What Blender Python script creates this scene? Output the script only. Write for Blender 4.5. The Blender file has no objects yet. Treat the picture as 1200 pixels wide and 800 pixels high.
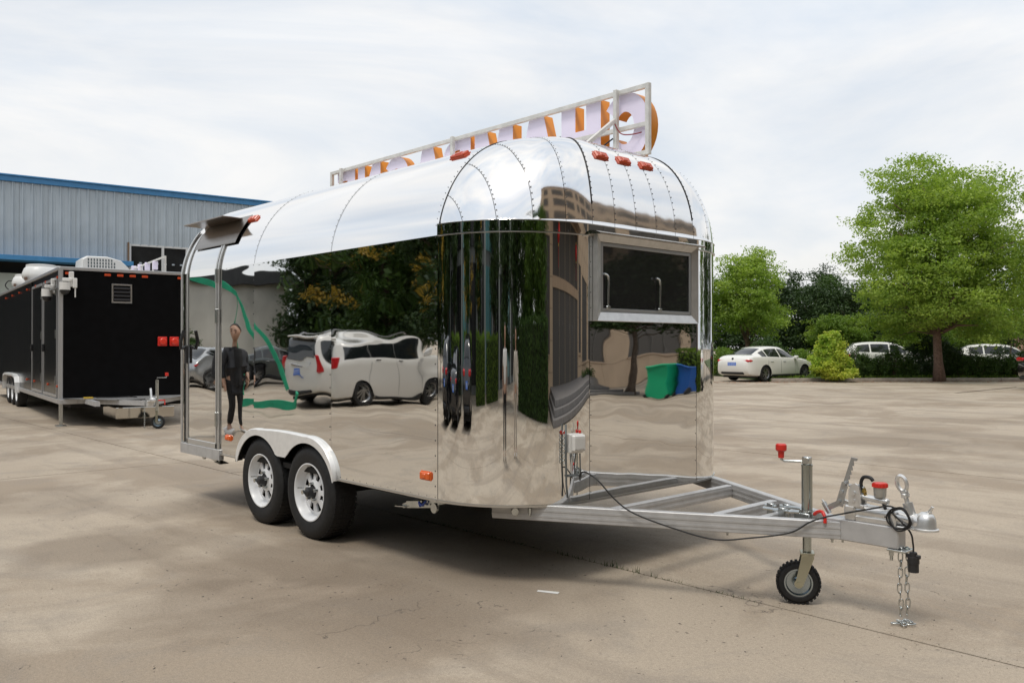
import bpy, bmesh, math, random
import numpy as np
from mathutils import Vector, Matrix
random.seed(7); RNG = np.random.default_rng(11)
SC = bpy.context.scene
COL = SC.collection
PI = math.pi
R = math.radians

# ------------------------------------------------------------------ camera
cam_d = bpy.data.cameras.new('camera'); cam = bpy.data.objects.new('camera', cam_d); COL.objects.link(cam)
cam.location = (4.205, -3.2855, 1.4486)
cam.rotation_euler = (PI/2 + 0.006, 0, 0.8212)
cam_d.sensor_width = 36; cam_d.lens = 30.1; cam_d.clip_start = 0.1; cam_d.clip_end = 2000
SC.camera = cam
# ------------------------------------------------------------------ world, sun, exposure
SUN_EL, SUN_AZ = 63, 160          # elevation, azimuth measured from +Y towards +X
W = bpy.data.worlds.new('World'); SC.world = W; W.use_nodes = True
nt = W.node_tree; nt.nodes.clear()
def wn(t, **k):
    n = nt.nodes.new(t)
    for a, b in k.items(): setattr(n, a, b)
    return n
out = wn('ShaderNodeOutputWorld'); bg = wn('ShaderNodeBackground'); bg.inputs[1].default_value = 0.1
sky = wn('ShaderNodeTexSky', sky_type='NISHITA', sun_disc=False)
sky.sun_elevation = R(SUN_EL); sky.sun_rotation = R(SUN_AZ); sky.air_density = 1.2; sky.dust_density = 2.0
geo = wn('ShaderNodeTexCoord'); mp = wn('ShaderNodeMapping'); mp.inputs['Scale'].default_value = (1.0, 1.0, 3.2)
mp.inputs['Rotation'].default_value = (0.1, 0.12, 0.4)
n1 = wn('ShaderNodeTexNoise'); n1.inputs['Scale'].default_value = 1.7; n1.inputs['Detail'].default_value = 7; n1.inputs['Roughness'].default_value = 0.52
n1.inputs['Distortion'].default_value = 0.35
rp = wn('ShaderNodeValToRGB'); rp.color_ramp.elements[0].position = 0.30; rp.color_ramp.elements[0].color = (0.72, 0.72, 0.72, 1)
rp.color_ramp.elements[1].position = 0.68; rp.color_ramp.elements[1].color = (1, 1, 1, 1)
n2 = wn('ShaderNodeTexNoise'); n2.inputs['Scale'].default_value = 1.9; n2.inputs['Detail'].default_value = 8; n2.inputs['Roughness'].default_value = .58; n2.inputs['Distortion'].default_value = .5
cr = wn('ShaderNodeValToRGB'); cr.color_ramp.elements[0].position = 0.36; cr.color_ramp.elements[0].color = (7.2, 7.95, 8.9, 1)
cr.color_ramp.elements[1].position = 0.60; cr.color_ramp.elements[1].color = (9.9, 9.8, 9.65, 1)
mx = wn('ShaderNodeMix', data_type='RGBA')
L = nt.links.new
L(geo.outputs['Generated'], mp.inputs['Vector']); L(mp.outputs[0], n1.inputs['Vector']); L(mp.outputs[0], n2.inputs['Vector'])
L(n1.outputs[0], rp.inputs[0]); L(n2.outputs[0], cr.inputs[0])
L(rp.outputs[0], mx.inputs[0]); L(sky.outputs[0], mx.inputs[6]); L(cr.outputs[0], mx.inputs[7])
sx = wn('ShaderNodeSeparateXYZ'); zr = wn('ShaderNodeMapRange'); zr.inputs[1].default_value = .05; zr.inputs[2].default_value = 1.0; zr.inputs[3].default_value = 1.0; zr.inputs[4].default_value = 1.22
vs_ = wn('ShaderNodeVectorMath', operation='SCALE'); L(geo.outputs['Generated'], sx.inputs[0]); L(sx.outputs[2], zr.inputs[0]); L(mx.outputs[2], vs_.inputs[0]); L(zr.outputs[0], vs_.inputs['Scale'])
L(vs_.outputs[0], bg.inputs[0]); L(bg.outputs[0], out.inputs[0])
sd = bpy.data.lights.new('sun', 'SUN'); sd.energy = 1.6; sd.angle = R(15); sd.color = (1, 0.95, 0.87)
sun = bpy.data.objects.new('sun', sd); COL.objects.link(sun)
sdir = Vector((math.sin(R(SUN_AZ))*math.cos(R(SUN_EL)), math.cos(R(SUN_AZ))*math.cos(R(SUN_EL)), math.sin(R(SUN_EL))))
sun.rotation_euler = sdir.to_track_quat('Z', 'Y').to_euler()
SC.view_settings.view_transform = 'Standard'; SC.view_settings.look = 'None'
SC.view_settings.exposure = 0.0; SC.view_settings.gamma = 1.0
SC.render.engine = 'CYCLES'
SC.cycles.max_bounces = 8; SC.cycles.glossy_bounces = 4; SC.cycles.diffuse_bounces = 3; SC.cycles.transmission_bounces = 4
SC.cycles.sample_clamp_indirect = 6

# ------------------------------------------------------------------ materials
MATS = {}
def mat(name, col=(.5, .5, .5), rough=.5, metal=0.0, spec=.5, noise=None, bump=None, coat=0.0, trans=0.0, emit=None):
    """noise=(scale, amount): value variation; bump=(scale, height in m)"""
    if name in MATS: return MATS[name]
    m = bpy.data.materials.new(name); m.use_nodes = True; MATS[name] = m
    t = m.node_tree; b = t.nodes['Principled BSDF']
    b.inputs['Base Color'].default_value = (*col, 1); b.inputs['Roughness'].default_value = rough
    b.inputs['Metallic'].default_value = metal; b.inputs['Specular IOR Level'].default_value = spec
    b.inputs['Coat Weight'].default_value = coat
    if emit: b.inputs['Emission Color'].default_value = (*emit[0], 1); b.inputs['Emission Strength'].default_value = emit[1]
    tc = t.nodes.new('ShaderNodeTexCoord')
    if noise:
        n = t.nodes.new('ShaderNodeTexNoise'); n.inputs['Scale'].default_value = noise[0]; n.inputs['Detail'].default_value = 5
        t.links.new(tc.outputs['Object'], n.inputs['Vector'])
        mr = t.nodes.new('ShaderNodeMapRange'); mr.inputs[1].default_value = .3; mr.inputs[2].default_value = .7
        mr.inputs[3].default_value = 1-noise[1]; mr.inputs[4].default_value = 1+noise[1]
        t.links.new(n.outputs[0], mr.inputs[0])
        vm = t.nodes.new('ShaderNodeVectorMath'); vm.operation = 'SCALE'; vm.inputs[0].default_value = col
        t.links.new(mr.outputs[0], vm.inputs['Scale']); t.links.new(vm.outputs[0], b.inputs['Base Color'])
    if bump:
        n = t.nodes.new('ShaderNodeTexNoise'); n.inputs['Scale'].default_value = bump[0]; n.inputs['Detail'].default_value = 4
        t.links.new(tc.outputs['Object'], n.inputs['Vector'])
        bp = t.nodes.new('ShaderNodeBump'); bp.inputs['Distance'].default_value = bump[1]; bp.inputs['Strength'].default_value = 1
        t.links.new(n.outputs[0], bp.inputs['Height']); t.links.new(bp.outputs[0], b.inputs['Normal'])
    return m

def mirror_mat(name, scale, amp, stretch=(1, 1, 1), col=(.80, .80, .79), rough=.018, fine=0.0):
    m = mat(name, col, rough, 1.0); t = m.node_tree; b = t.nodes['Principled BSDF']
    tc = t.nodes.new('ShaderNodeTexCoord'); oi = t.nodes.new('ShaderNodeObjectInfo')
    mp = t.nodes.new('ShaderNodeMapping'); mp.inputs['Scale'].default_value = stretch
    t.links.new(tc.outputs['Object'], mp.inputs['Vector'])
    mul = t.nodes.new('ShaderNodeMath'); mul.operation = 'MULTIPLY'; mul.inputs[1].default_value = 23.0
    t.links.new(oi.outputs['Random'], mul.inputs[0])
    hs = None
    for sc, a, dist, det in ((scale, amp, .8, 0.0), (scale*2.7, amp*.48, .5, 0.0), (scale*7, amp*fine, 0, 0)):
        if a == 0: continue
        n = t.nodes.new('ShaderNodeTexNoise'); n.noise_dimensions = '4D'; n.inputs['Scale'].default_value = sc
        n.inputs['Detail'].default_value = det; n.inputs['Distortion'].default_value = dist
        t.links.new(mp.outputs[0], n.inputs['Vector']); t.links.new(mul.outputs[0], n.inputs['W'])
        k = t.nodes.new('ShaderNodeMath'); k.operation = 'MULTIPLY'; k.inputs[1].default_value = a*1000
        t.links.new(n.outputs[0], k.inputs[0])
        if hs is None: hs = k
        else:
            ad = t.nodes.new('ShaderNodeMath'); ad.operation = 'ADD'
            t.links.new(hs.outputs[0], ad.inputs[0]); t.links.new(k.outputs[0], ad.inputs[1]); hs = ad
    bp = t.nodes.new('ShaderNodeBump'); bp.inputs['Distance'].default_value = .001; bp.inputs['Strength'].default_value = 1
    t.links.new(hs.outputs[0], bp.inputs['Height']); t.links.new(bp.outputs[0], b.inputs['Normal'])
    return m

def leaf_mat(name, c1, c2, transl=.25):
    m = bpy.data.materials.new(name); m.use_nodes = True; MATS[name] = m
    t = m.node_tree; b = t.nodes['Principled BSDF']; b.inputs['Roughness'].default_value = .55; b.inputs['Specular IOR Level'].default_value = .3
    g = t.nodes.new('ShaderNodeNewGeometry'); tc = t.nodes.new('ShaderNodeTexCoord')
    n = t.nodes.new('ShaderNodeTexNoise'); n.inputs['Scale'].default_value = .9; n.inputs['Detail'].default_value = 3
    t.links.new(tc.outputs['Object'], n.inputs['Vector'])
    a = t.nodes.new('ShaderNodeMath'); a.operation = 'MULTIPLY_ADD'; a.inputs[1].default_value = .55
    mr = t.nodes.new('ShaderNodeMapRange'); mr.inputs[1].default_value = .35; mr.inputs[2].default_value = .65; mr.inputs[3].default_value = 0; mr.inputs[4].default_value = .45
    t.links.new(n.outputs[0], mr.inputs[0]); t.links.new(g.outputs['Random Per Island'], a.inputs[0]); t.links.new(mr.outputs[0], a.inputs[2])
    mx = t.nodes.new('ShaderNodeMix'); mx.data_type = 'RGBA'; mx.inputs[6].default_value = (*c1, 1); mx.inputs[7].default_value = (*c2, 1)
    t.links.new(a.outputs[0], mx.inputs[0]); t.links.new(mx.outputs[2], b.inputs['Base Color'])
    tr = t.nodes.new('ShaderNodeBsdfTranslucent'); ms = t.nodes.new('ShaderNodeMixShader'); ms.inputs[0].default_value = transl
    br = t.nodes.new('ShaderNodeMix'); br.data_type = 'RGBA'; br.blend_type = 'MULTIPLY'; br.inputs[0].default_value = 1; br.inputs[7].default_value = (1.5, 1.6, .8, 1)
    t.links.new(mx.outputs[2], br.inputs[6]); t.links.new(br.outputs[2], tr.inputs[0])
    t.links.new(b.outputs[0], ms.inputs[1]); t.links.new(tr.outputs[0], ms.inputs[2])
    t.links.new(ms.outputs[0], t.nodes['Material Output'].inputs[0])
    return m

# ------------------------------------------------------------------ mesh builder
class MB:
    def __init__(s): s.v = []; s.f = []; s.m = []
    def add(s, vs, fs, mi=0):
        o = len(s.v); s.v += [tuple(p) for p in vs]; s.f += [tuple(i+o for i in f) for f in fs]; s.m += [mi]*len(fs); return s
    def box(s, lo, hi, mi=0, ch=0.0, M=None):
        x0, y0, z0 = lo; x1, y1, z1 = hi
        if ch <= 0:
            v = [(x, y, z) for z in (z0, z1) for y in (y0, y1) for x in (x0, x1)]
            f = [(0, 2, 3, 1), (4, 5, 7, 6), (0, 1, 5, 4), (2, 6, 7, 3), (0, 4, 6, 2), (1, 3, 7, 5)]
        else:
            bm = bmesh.new(); bmesh.ops.create_cube(bm, size=1)
            for q in bm.verts: q.co = Vector(((x0+x1)/2+q.co.x*(x1-x0), (y0+y1)/2+q.co.y*(y1-y0), (z0+z1)/2+q.co.z*(z1-z0)))
            bmesh.ops.bevel(bm, geom=bm.edges[:], offset=ch, segments=1, affect='EDGES')
            bm.verts.index_update(); v = [tuple(q.co) for q in bm.verts]; f = [tuple(q.index for q in fc.verts) for fc in bm.faces]; bm.free()
        if M is not None: v = [tuple(M @ Vector(p)) for p in v]
        return s.add(v, f, mi)
    def bar(s, a, b, w, h, mi=0, up=(0, 0, 1), ch=0.0):
        """rectangular bar from a to b, w across, h along up"""
        a = Vector(a); b = Vector(b); d = b-a; l = d.length; d.normalize(); u = Vector(up)
        sd_ = d.cross(u)
        if sd_.length < 1e-4: sd_ = d.cross(Vector((1, 0, 0)))
        sd_.normalize(); u = sd_.cross(d)
        M = Matrix((( d.x, sd_.x, u.x, a.x), (d.y, sd_.y, u.y, a.y), (d.z, sd_.z, u.z, a.z), (0, 0, 0, 1)))
        return s.box((0, -w/2, -h/2), (l, w/2, h/2), mi, ch, M)
    def ring(s, pts, closed_path, rad, n, mi, cap=True, flat=None):
        P = [Vector(p) for p in pts]; N = len(P)
        rr = rad if hasattr(rad, '__len__') else [rad]*N
        T = []
        for i in range(N):
            if closed_path: t_ = P[(i+1) % N]-P[i-1]
            else: t_ = P[min(i+1, N-1)]-P[max(i-1, 0)]
            T.append(t_.normalized() if t_.length > 1e-9 else Vector((0, 0, 1)))
        u = T[0].orthogonal().normalized(); vs = []
        for i in range(N):
            u = (u - T[i]*u.dot(T[i]));
            if u.length < 1e-6: u = T[i].orthogonal()
            u.normalize(); w = T[i].cross(u)
            for k in range(n):
                a = 2*PI*k/n; vs.append(P[i]+(u*math.cos(a)+w*math.sin(a))*rr[i])
        fs = []
        for i in range(N if closed_path else N-1):
            j = (i+1) % N
            for k in range(n): fs.append((i*n+k, i*n+(k+1) % n, j*n+(k+1) % n, j*n+k))
        if cap and not closed_path: fs += [tuple(range(n))[::-1], tuple(range((N-1)*n, N*n))]
        return s.add(vs, fs, mi)
    def tube(s, pts, rad, n=10, mi=0, cap=True): return s.ring(pts, False, rad, n, mi, cap)
    def loop(s, pts, rad, n=8, mi=0): return s.ring(pts, True, rad, n, mi)
    def cyl(s, a, b, r, n=20, mi=0, r2=None): return s.ring([a, b], False, [r, r if r2 is None else r2], n, mi)
    def lathe(s, prof, c, axis, n=32, mi=0, M=None):
        """prof: list of (radius, distance along axis) ; closed ends where radius is 0"""
        ax = Vector(axis).normalized(); u = ax.orthogonal().normalized()
        if abs(ax.z) < .9: u = Vector((0, 0, 1)); u = (u-ax*u.dot(ax)).normalized()
        w = ax.cross(u); c = Vector(c); vs = []
        for (r, h) in prof:
            for k in range(n):
                a = 2*PI*k/n; vs.append(c+ax*h+(u*math.cos(a)+w*math.sin(a))*max(r, 1e-4))
        fs = [(i*n+k, i*n+(k+1) % n, (i+1)*n+(k+1) % n, (i+1)*n+k) for i in range(len(prof)-1) for k in range(n)]
        return s.add(vs, fs, mi)
    def sphere(s, c, r, n=12, m=8, mi=0, sc=(1, 1, 1)):
        c = Vector(c); vs = []; fs = []
        for i in range(m+1):
            th = PI*i/m
            for k in range(n):
                a = 2*PI*k/n; vs.append((c.x+r*sc[0]*math.sin(th)*math.cos(a), c.y+r*sc[1]*math.sin(th)*math.sin(a), c.z+r*sc[2]*math.cos(th)))
        for i in range(m):
            for k in range(n): fs.append((i*n+k, (i+1)*n+k, (i+1)*n+(k+1) % n, i*n+(k+1) % n))
        return s.add(vs, fs, mi)
    def prism(s, poly, a, b, mi=0, axis='y'):
        """polygon (p,q) extruded from a to b along axis"""
        n = len(poly)
        def P(p, q, t): return {'y': (p, t, q), 'x': (t, p, q), 'z': (p, q, t)}[axis]
        vs = [P(p, q, a) for p, q in poly]+[P(p, q, b) for p, q in poly]
        fs = [tuple(range(n)), tuple(range(n, 2*n))[::-1]]+[(i, (i+1) % n, (i+1) % n+n, i+n) for i in range(n)]
        return s.add(vs, fs, mi)
    def grid(s, fn, us, vs_, mi=0):
        o = [fn(u, v) for v in vs_ for u in us]; nu = len(us)
        fs = [(j*nu+i, j*nu+i+1, (j+1)*nu+i+1, (j+1)*nu+i) for j in range(len(vs_)-1) for i in range(nu-1)]
        return s.add(o, fs, mi)
    def build(s, name, mats, parent=None, smooth=False, fix=True, auto=None, **props):
        me = bpy.data.meshes.new(name); me.from_pydata([tuple(p) for p in s.v], [], s.f)
        if not isinstance(mats, (list, tuple)): mats = [mats]
        for m in mats: me.materials.append(m)
        me.polygons.foreach_set('material_index', s.m)
        if fix:
            bm = bmesh.new(); bm.from_mesh(me); bmesh.ops.recalc_face_normals(bm, faces=bm.faces[:]); bm.to_mesh(me); bm.free()
        if smooth or auto is not None:
            me.polygons.foreach_set('use_smooth', [True]*len(me.polygons))
            if auto is not None: me.set_sharp_from_angle(angle=R(auto))
        me.update()
        o = bpy.data.objects.new(name, me); COL.objects.link(o)
        if parent: o.parent = parent
        for k, v_ in props.items(): o[k] = v_
        return o

def empty(name, label, cat, loc=(0, 0, 0), rz=0.0, group=None):
    o = bpy.data.objects.new(name, None); COL.objects.link(o); o.location = loc; o.rotation_euler = (0, 0, rz)
    o.empty_display_size = .2
    return tag(o, label, cat, group)
def tag(o, label=None, cat=None, group=None, kind=None):
    if label: o['label'] = label
    if cat: o['category'] = cat
    if group: o['group'] = group
    if kind: o['kind'] = kind
    return o
def inst(src, parent=None, loc=None, rot=None, name=None):
    o = src.copy(); COL.objects.link(o)
    if parent is not None: o.parent = parent
    if loc is not None: o.location = loc
    if rot is not None: o.rotation_euler = rot
    return o
def copy_tree(o, parent=None):
    c = o.copy(); COL.objects.link(c)
    if parent is not None: c.parent = parent
    for ch in [k for k in bpy.data.objects if k.parent == o]: copy_tree(ch, c)
    return c
def lerp(a, b, t): return a+(b-a)*t
def bez(p0, p1, p2, p3, n=12):
    o = []
    for i in range(n+1):
        t = i/n; a = (1-t)**3; b = 3*t*(1-t)**2; c = 3*t*t*(1-t); d = t**3
        o.append(tuple(a*p0[k]+b*p1[k]+c*p2[k]+d*p3[k] for k in range(3)))
    return o
def smooth_path(pts, n=8):
    P = [Vector(p) for p in pts]; o = []
    for i in range(len(P)-1):
        p0 = P[max(i-1, 0)]; p1 = P[i]; p2 = P[i+1]; p3 = P[min(i+2, len(P)-1)]
        for k in range(n):
            t = k/n
            o.append(.5*((2*p1)+(-p0+p2)*t+(2*p0-5*p1+4*p2-p3)*t*t+(-p0+3*p1-3*p2+p3)*t**3))
    o.append(P[-1]); return o

steel = mat('galvanised_steel', (.48, .49, .49), .38, .85, noise=(9, .18), bump=(60, .0004))
alu = mat('brushed_aluminium', (.62, .62, .61), .3, 1.0, noise=(30, .08))
frame_paint = mat('silver_frame_paint', (.50, .50, .50), .42, .35, noise=(14, .10), bump=(90, .0003))
zinc = mat('zinc_plate', (.55, .57, .56), .25, 1.0, noise=(25, .12))
white_paint = mat('white_powder_coat', (.74, .75, .76), .32, 0, noise=(12, .05))
white_plastic = mat('white_plastic', (.72, .71, .68), .4, noise=(8, .04))
rubber = mat('tyre_rubber', (.011, .011, .0115), .7, noise=(40, .35), bump=(160, .0006))
black_plastic = mat('black_plastic', (.02, .02, .022), .45)
cable_mat = mat('cable_sheath', (.012, .012, .013), .5)
red_plastic = mat('red_plastic', (.62, .03, .02), .35)
amber = mat('amber_lens', (.72, .12, .015), .25, spec=.6)
red_lens = mat('red_lens', (.55, .02, .015), .2, spec=.6)
# ------------------------------------------------------------------ ground
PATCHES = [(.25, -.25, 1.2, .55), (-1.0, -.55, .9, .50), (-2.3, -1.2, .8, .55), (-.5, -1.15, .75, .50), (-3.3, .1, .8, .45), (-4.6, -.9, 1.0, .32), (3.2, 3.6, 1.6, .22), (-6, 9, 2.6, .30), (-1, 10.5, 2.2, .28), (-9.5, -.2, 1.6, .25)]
def concrete_mat(name):
    m = bpy.data.materials.new(name); m.use_nodes = True
    t = m.node_tree; b = t.nodes['Principled BSDF']; b.inputs['Roughness'].default_value = .8; b.inputs['Specular IOR Level'].default_value = .35
    g = t.nodes.new('ShaderNodeNewGeometry'); oi = t.nodes.new('ShaderNodeObjectInfo')
    def noise(sc, det=5, rough=.55, dist=0, stretch=None):
        n = t.nodes.new('ShaderNodeTexNoise'); n.inputs['Scale'].default_value = sc; n.inputs['Detail'].default_value = det
        n.inputs['Roughness'].default_value = rough; n.inputs['Distortion'].default_value = dist
        if stretch:
            q = t.nodes.new('ShaderNodeMapping'); q.inputs['Scale'].default_value = stretch[:3]; q.inputs['Rotation'].default_value = (0, 0, stretch[3])
            t.links.new(g.outputs['Position'], q.inputs['Vector']); t.links.new(q.outputs[0], n.inputs['Vector'])
        else: t.links.new(g.outputs['Position'], n.inputs['Vector'])
        return n.outputs[0]
    def rng(src, a, b_, c, d):
        r = t.nodes.new('ShaderNodeMapRange'); r.inputs[1].default_value = a; r.inputs[2].default_value = b_; r.inputs[3].default_value = c; r.inputs[4].default_value = d
        t.links.new(src, r.inputs[0]); return r.outputs[0]
    def mixc(f, a, c, mode='MIX'):
        x = t.nodes.new('ShaderNodeMix'); x.data_type = 'RGBA'; x.blend_type = mode
        for i, q in ((0, f), (6, a), (7, c)):
            if isinstance(q, (tuple, float, int)): x.inputs[i].default_value = q if not isinstance(q, tuple) else (*q, 1)
            else: t.links.new(q, x.inputs[i])
        return x.outputs[2]
    def math_(op, a, c):
        x = t.nodes.new('ShaderNodeMath'); x.operation = op
        for i, q in ((0, a), (1, c)):
            if isinstance(q, (float, int)): x.inputs[i].default_value = q
            else: t.links.new(q, x.inputs[i])
        return x.outputs[0]
    base = mixc(rng(noise(.23, 4, .5, .6), .34, .66, 0, 1), (.355, .293, .222), (.47, .40, .312))
    base = mixc(rng(oi.outputs['Random'], 0, 1, 0, .55), base, (.43, .36, .28))
    # stains: broad dark blotches and drawn-out tyre marks
    st = rng(noise(.42, 8, .62, .5), .47, .56, 0, .50); base = mixc(st, base, (.215, .160, .108))
    st2 = rng(noise(.8, 5, .6, .3, (.14, 1.5, 1, .5)), .52, .60, 0, .40); base = mixc(st2, base, (.23, .185, .14))
    st3 = rng(noise(1.3, 9, .72, .9), .50, .64, 0, .45); base = mixc(st3, base, (.27, .235, .195))
    # damp patches, plus painted-in shade behind the rear wheel: ovals with ragged edges
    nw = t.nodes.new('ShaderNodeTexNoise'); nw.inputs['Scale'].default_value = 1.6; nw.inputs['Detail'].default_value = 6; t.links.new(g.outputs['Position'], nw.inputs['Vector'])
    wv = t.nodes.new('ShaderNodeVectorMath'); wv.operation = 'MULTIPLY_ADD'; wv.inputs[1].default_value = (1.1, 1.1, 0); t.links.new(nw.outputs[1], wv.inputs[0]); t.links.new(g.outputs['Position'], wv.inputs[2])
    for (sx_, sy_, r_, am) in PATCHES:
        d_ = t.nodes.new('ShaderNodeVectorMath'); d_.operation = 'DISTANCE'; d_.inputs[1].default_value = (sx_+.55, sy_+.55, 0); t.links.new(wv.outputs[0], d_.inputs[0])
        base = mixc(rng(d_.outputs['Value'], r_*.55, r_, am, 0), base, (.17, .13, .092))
    lt = rng(noise(1.0, 5, .6, .4, (1, .5, 1, 1.1)), .56, .75, 0, .35); base = mixc(lt, base, (.58, .48, .37))
    sp = rng(noise(28, 6, .8), .54, .68, 0, .45); base = mixc(sp, base, (.24, .205, .165))
    grain = rng(noise(55, 5, .75), .32, .68, .86, 1.14)
    xg = t.nodes.new('ShaderNodeVectorMath'); xg.operation = 'SCALE'; t.links.new(base, xg.inputs[0]); t.links.new(grain, xg.inputs['Scale']); base = xg.outputs[0]
    fine = rng(noise(170, 3, .7), .3, .7, .74, 1.26)
    x = t.nodes.new('ShaderNodeVectorMath'); x.operation = 'SCALE'; t.links.new(base, x.inputs[0]); t.links.new(fine, x.inputs['Scale']); base = x.outputs[0]
    # hairline cracks, only in patches
    vo = t.nodes.new('ShaderNodeTexVoronoi'); vo.feature = 'DISTANCE_TO_EDGE'; vo.inputs['Scale'].default_value = .33
    vo2 = t.nodes.new('ShaderNodeTexVoronoi'); vo2.feature = 'DISTANCE_TO_EDGE'; vo2.inputs['Scale'].default_value = 3.4
    nd = t.nodes.new('ShaderNodeTexNoise'); nd.inputs['Scale'].default_value = 1.9; nd.inputs['Detail'].default_value = 5; t.links.new(g.outputs['Position'], nd.inputs['Vector'])
    vmx = t.nodes.new('ShaderNodeVectorMath'); vmx.operation = 'MULTIPLY_ADD'; vmx.inputs[1].default_value = (.8, .8, .8)
    t.links.new(nd.outputs[1], vmx.inputs[0]); t.links.new(g.outputs['Position'], vmx.inputs[2])
    t.links.new(vmx.outputs[0], vo.inputs['Vector']); t.links.new(vmx.outputs[0], vo2.inputs['Vector'])
    ck = math_('MULTIPLY', rng(vo.outputs[0], 0, .0016, .7, 0), rng(noise(.7, 3, .6), .54, .60, 0, 1))
    ck2 = math_('MULTIPLY', rng(vo2.outputs[0], .0, .016, 1, 0), rng(noise(2.6, 6, .75), .60, .64, 0, 1))
    ckk = math_('MAXIMUM', ck, ck2); base = mixc(math_('MULTIPLY', ckk, .9), base, (.07, .06, .05))
    # pits and grit
    vp = t.nodes.new('ShaderNodeTexVoronoi'); vp.inputs['Scale'].default_value = 9; t.links.new(g.outputs['Position'], vp.inputs['Vector'])
    pit = math_('MULTIPLY', rng(vp.outputs['Distance'], .03, .12, 1, 0), rng(noise(1.1, 5, .7), .48, .56, 0, 1)); base = mixc(math_('MULTIPLY', pit, .7), base, (.10, .085, .07))
    t.links.new(base, b.inputs['Base Color'])
    h = math_('ADD', math_('MULTIPLY', noise(45, 6, .7), .0022), math_('MULTIPLY', math_('ADD', ckk, pit), -.004))
    h = math_('ADD', h, math_('MULTIPLY', noise(2.2, 4), .006))
    bp = t.nodes.new('ShaderNodeBump'); bp.inputs['Distance'].default_value = 1; bp.inputs['Strength'].default_value = .8
    t.links.new(h, bp.inputs['Height']); t.links.new(bp.outputs[0], b.inputs['Normal'])
    return m
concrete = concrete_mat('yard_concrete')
soil = mat('dark_soil', (.07, .052, .036), .95, noise=(3, .3), bump=(30, .01))
grass_soil = mat('verge_turf', (.07, .10, .03), .95, noise=(1.2, .4), bump=(30, .02))

g_ = MB(); g_.add([(-500, -500, -.016), (500, -500, -.016), (500, 500, -.016), (-500, 500, -.016)], [(0, 1, 2, 3)])
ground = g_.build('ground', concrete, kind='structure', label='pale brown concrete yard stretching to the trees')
# slabs cast in 6 m bays, each with slightly ragged edges
YJ = [-16.95, -10.95, -4.95, 1.05, 7.1, 13.1, 19.1, 25.1, 31.1]
ROWS = [[-36, -24, -12, 0, 11], [-36, -26, -15, -3, 7, 11], [-36, -27, -18, -12.5, -6.45, 5.6, 11], [-30, -21, -12.4, -5.2, 9.2, 11], [-28, -19, -10.3, 3.9, 11], [-26, -15, -6.2, 11], [-26, -17.5, -8, 11], [-24, -13.4, -6]]
kn = lambda x: 28.78+(x+14.42)*1.273
for j in range(len(YJ)-1):
    XJ = ROWS[j]
    for i in range(len(XJ)-1):
        x0, x1 = XJ[i], XJ[i+1]; y0, y1 = YJ[j], YJ[j+1]
        if j > 5 and kn(x0)+1 < y1 and x0 < -16: continue
        g = .0085; edge = []
        def jit(): return random.uniform(-.003, .003)
        nseg = 16
        for k in range(nseg): edge.append((lerp(x0+g, x1-g, k/nseg)+jit(), y0+g+jit()))
        for k in range(nseg): edge.append((x1-g+jit(), lerp(y0+g, y1-g, k/nseg)+jit()))
        for k in range(nseg): edge.append((lerp(x1-g, x0+g, k/nseg)+jit(), y1-g+jit()))
        for k in range(nseg): edge.append((x0+g+jit(), lerp(y1-g, y0+g, k/nseg)+jit()))
        m = MB(); m.prism(edge, -.0145, random.uniform(-.001, .0), 0, 'z')
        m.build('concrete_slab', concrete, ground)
m = MB()
for j in range(len(YJ)-1):
    for x in ROWS[j]: m.box((x-.02, YJ[j]+.03, -.0155), (x+.02, YJ[j+1]-.03, -.0125))
for y in YJ[:-1]: m.box((-34, y-.02, -.0155), (11, y+.02, -.0125))
m.build('joint_filler', mat('joint_dirt', (.035, .028, .022), .95), ground, kind='stuff')
# weeds and grit along the joint that runs under the drawbar
m = MB()
for k in range(260):
    x = random.uniform(-1.5, 1.6); y = 1.05+random.gauss(0, .012); a = random.uniform(0, 6.3); h = random.uniform(.008, .03)*(1.6 if .0 < x < .9 else .6)
    dx, dy = .004*math.cos(a), .004*math.sin(a)
    m.add([(x-dx, y-dy, -.01), (x+dx, y+dy, -.01), (x+random.gauss(0, .012), y+random.gauss(0, .012), h)], [(0, 1, 2)])
m.build('weeds', mat('weed_green', (.05, .085, .02), .8), None, fix=False, kind='stuff', label='small green weeds growing in the concrete joint under the drawbar', category='weeds')
m = MB()
for k in range(1500):
    x = random.uniform(-7, 4); y = random.uniform(-3, 3) if k % 3 else 1.05+random.gauss(0, .05)
    s_ = random.uniform(.002, .0045); a = random.random()*6.3
    c_, d_ = math.cos(a)*s_, math.sin(a)*s_
    m.add([(x+c_, y+d_, .0005), (x-d_, y+c_, .0005), (x-c_, y-d_*.8, .0005), (x+d_, y-c_, .0005), (x, y, s_*.9)], [(0, 1, 4), (1, 2, 4), (2, 3, 4), (3, 0, 4)])
for k in range(260):   # flat dark flakes and chips lying where the surface spalls
    cxx, cyy = random.choice(((-.9, -.6), (-.2, -1.1), (.5, -.3), (-2.2, -1.0), (1.6, .2), (-4, -.6), (.3, .3), (2.4, 1.9)))
    x = random.gauss(cxx, .55); y = random.gauss(cyy, .40); a = random.random()*6.3; l_ = random.uniform(.004, .014); w_ = l_*random.uniform(.2, .5)
    c_, d_ = math.cos(a), math.sin(a)
    m.add([(x+c_*l_, y+d_*l_, .0006), (x-d_*w_, y+c_*w_, .0006), (x-c_*l_, y-d_*l_, .0006), (x+d_*w_, y-c_*w_, .0006), (x, y, w_*.35+.001)], [(0, 1, 4), (1, 2, 4), (2, 3, 4), (3, 0, 4)], 1)
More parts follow.
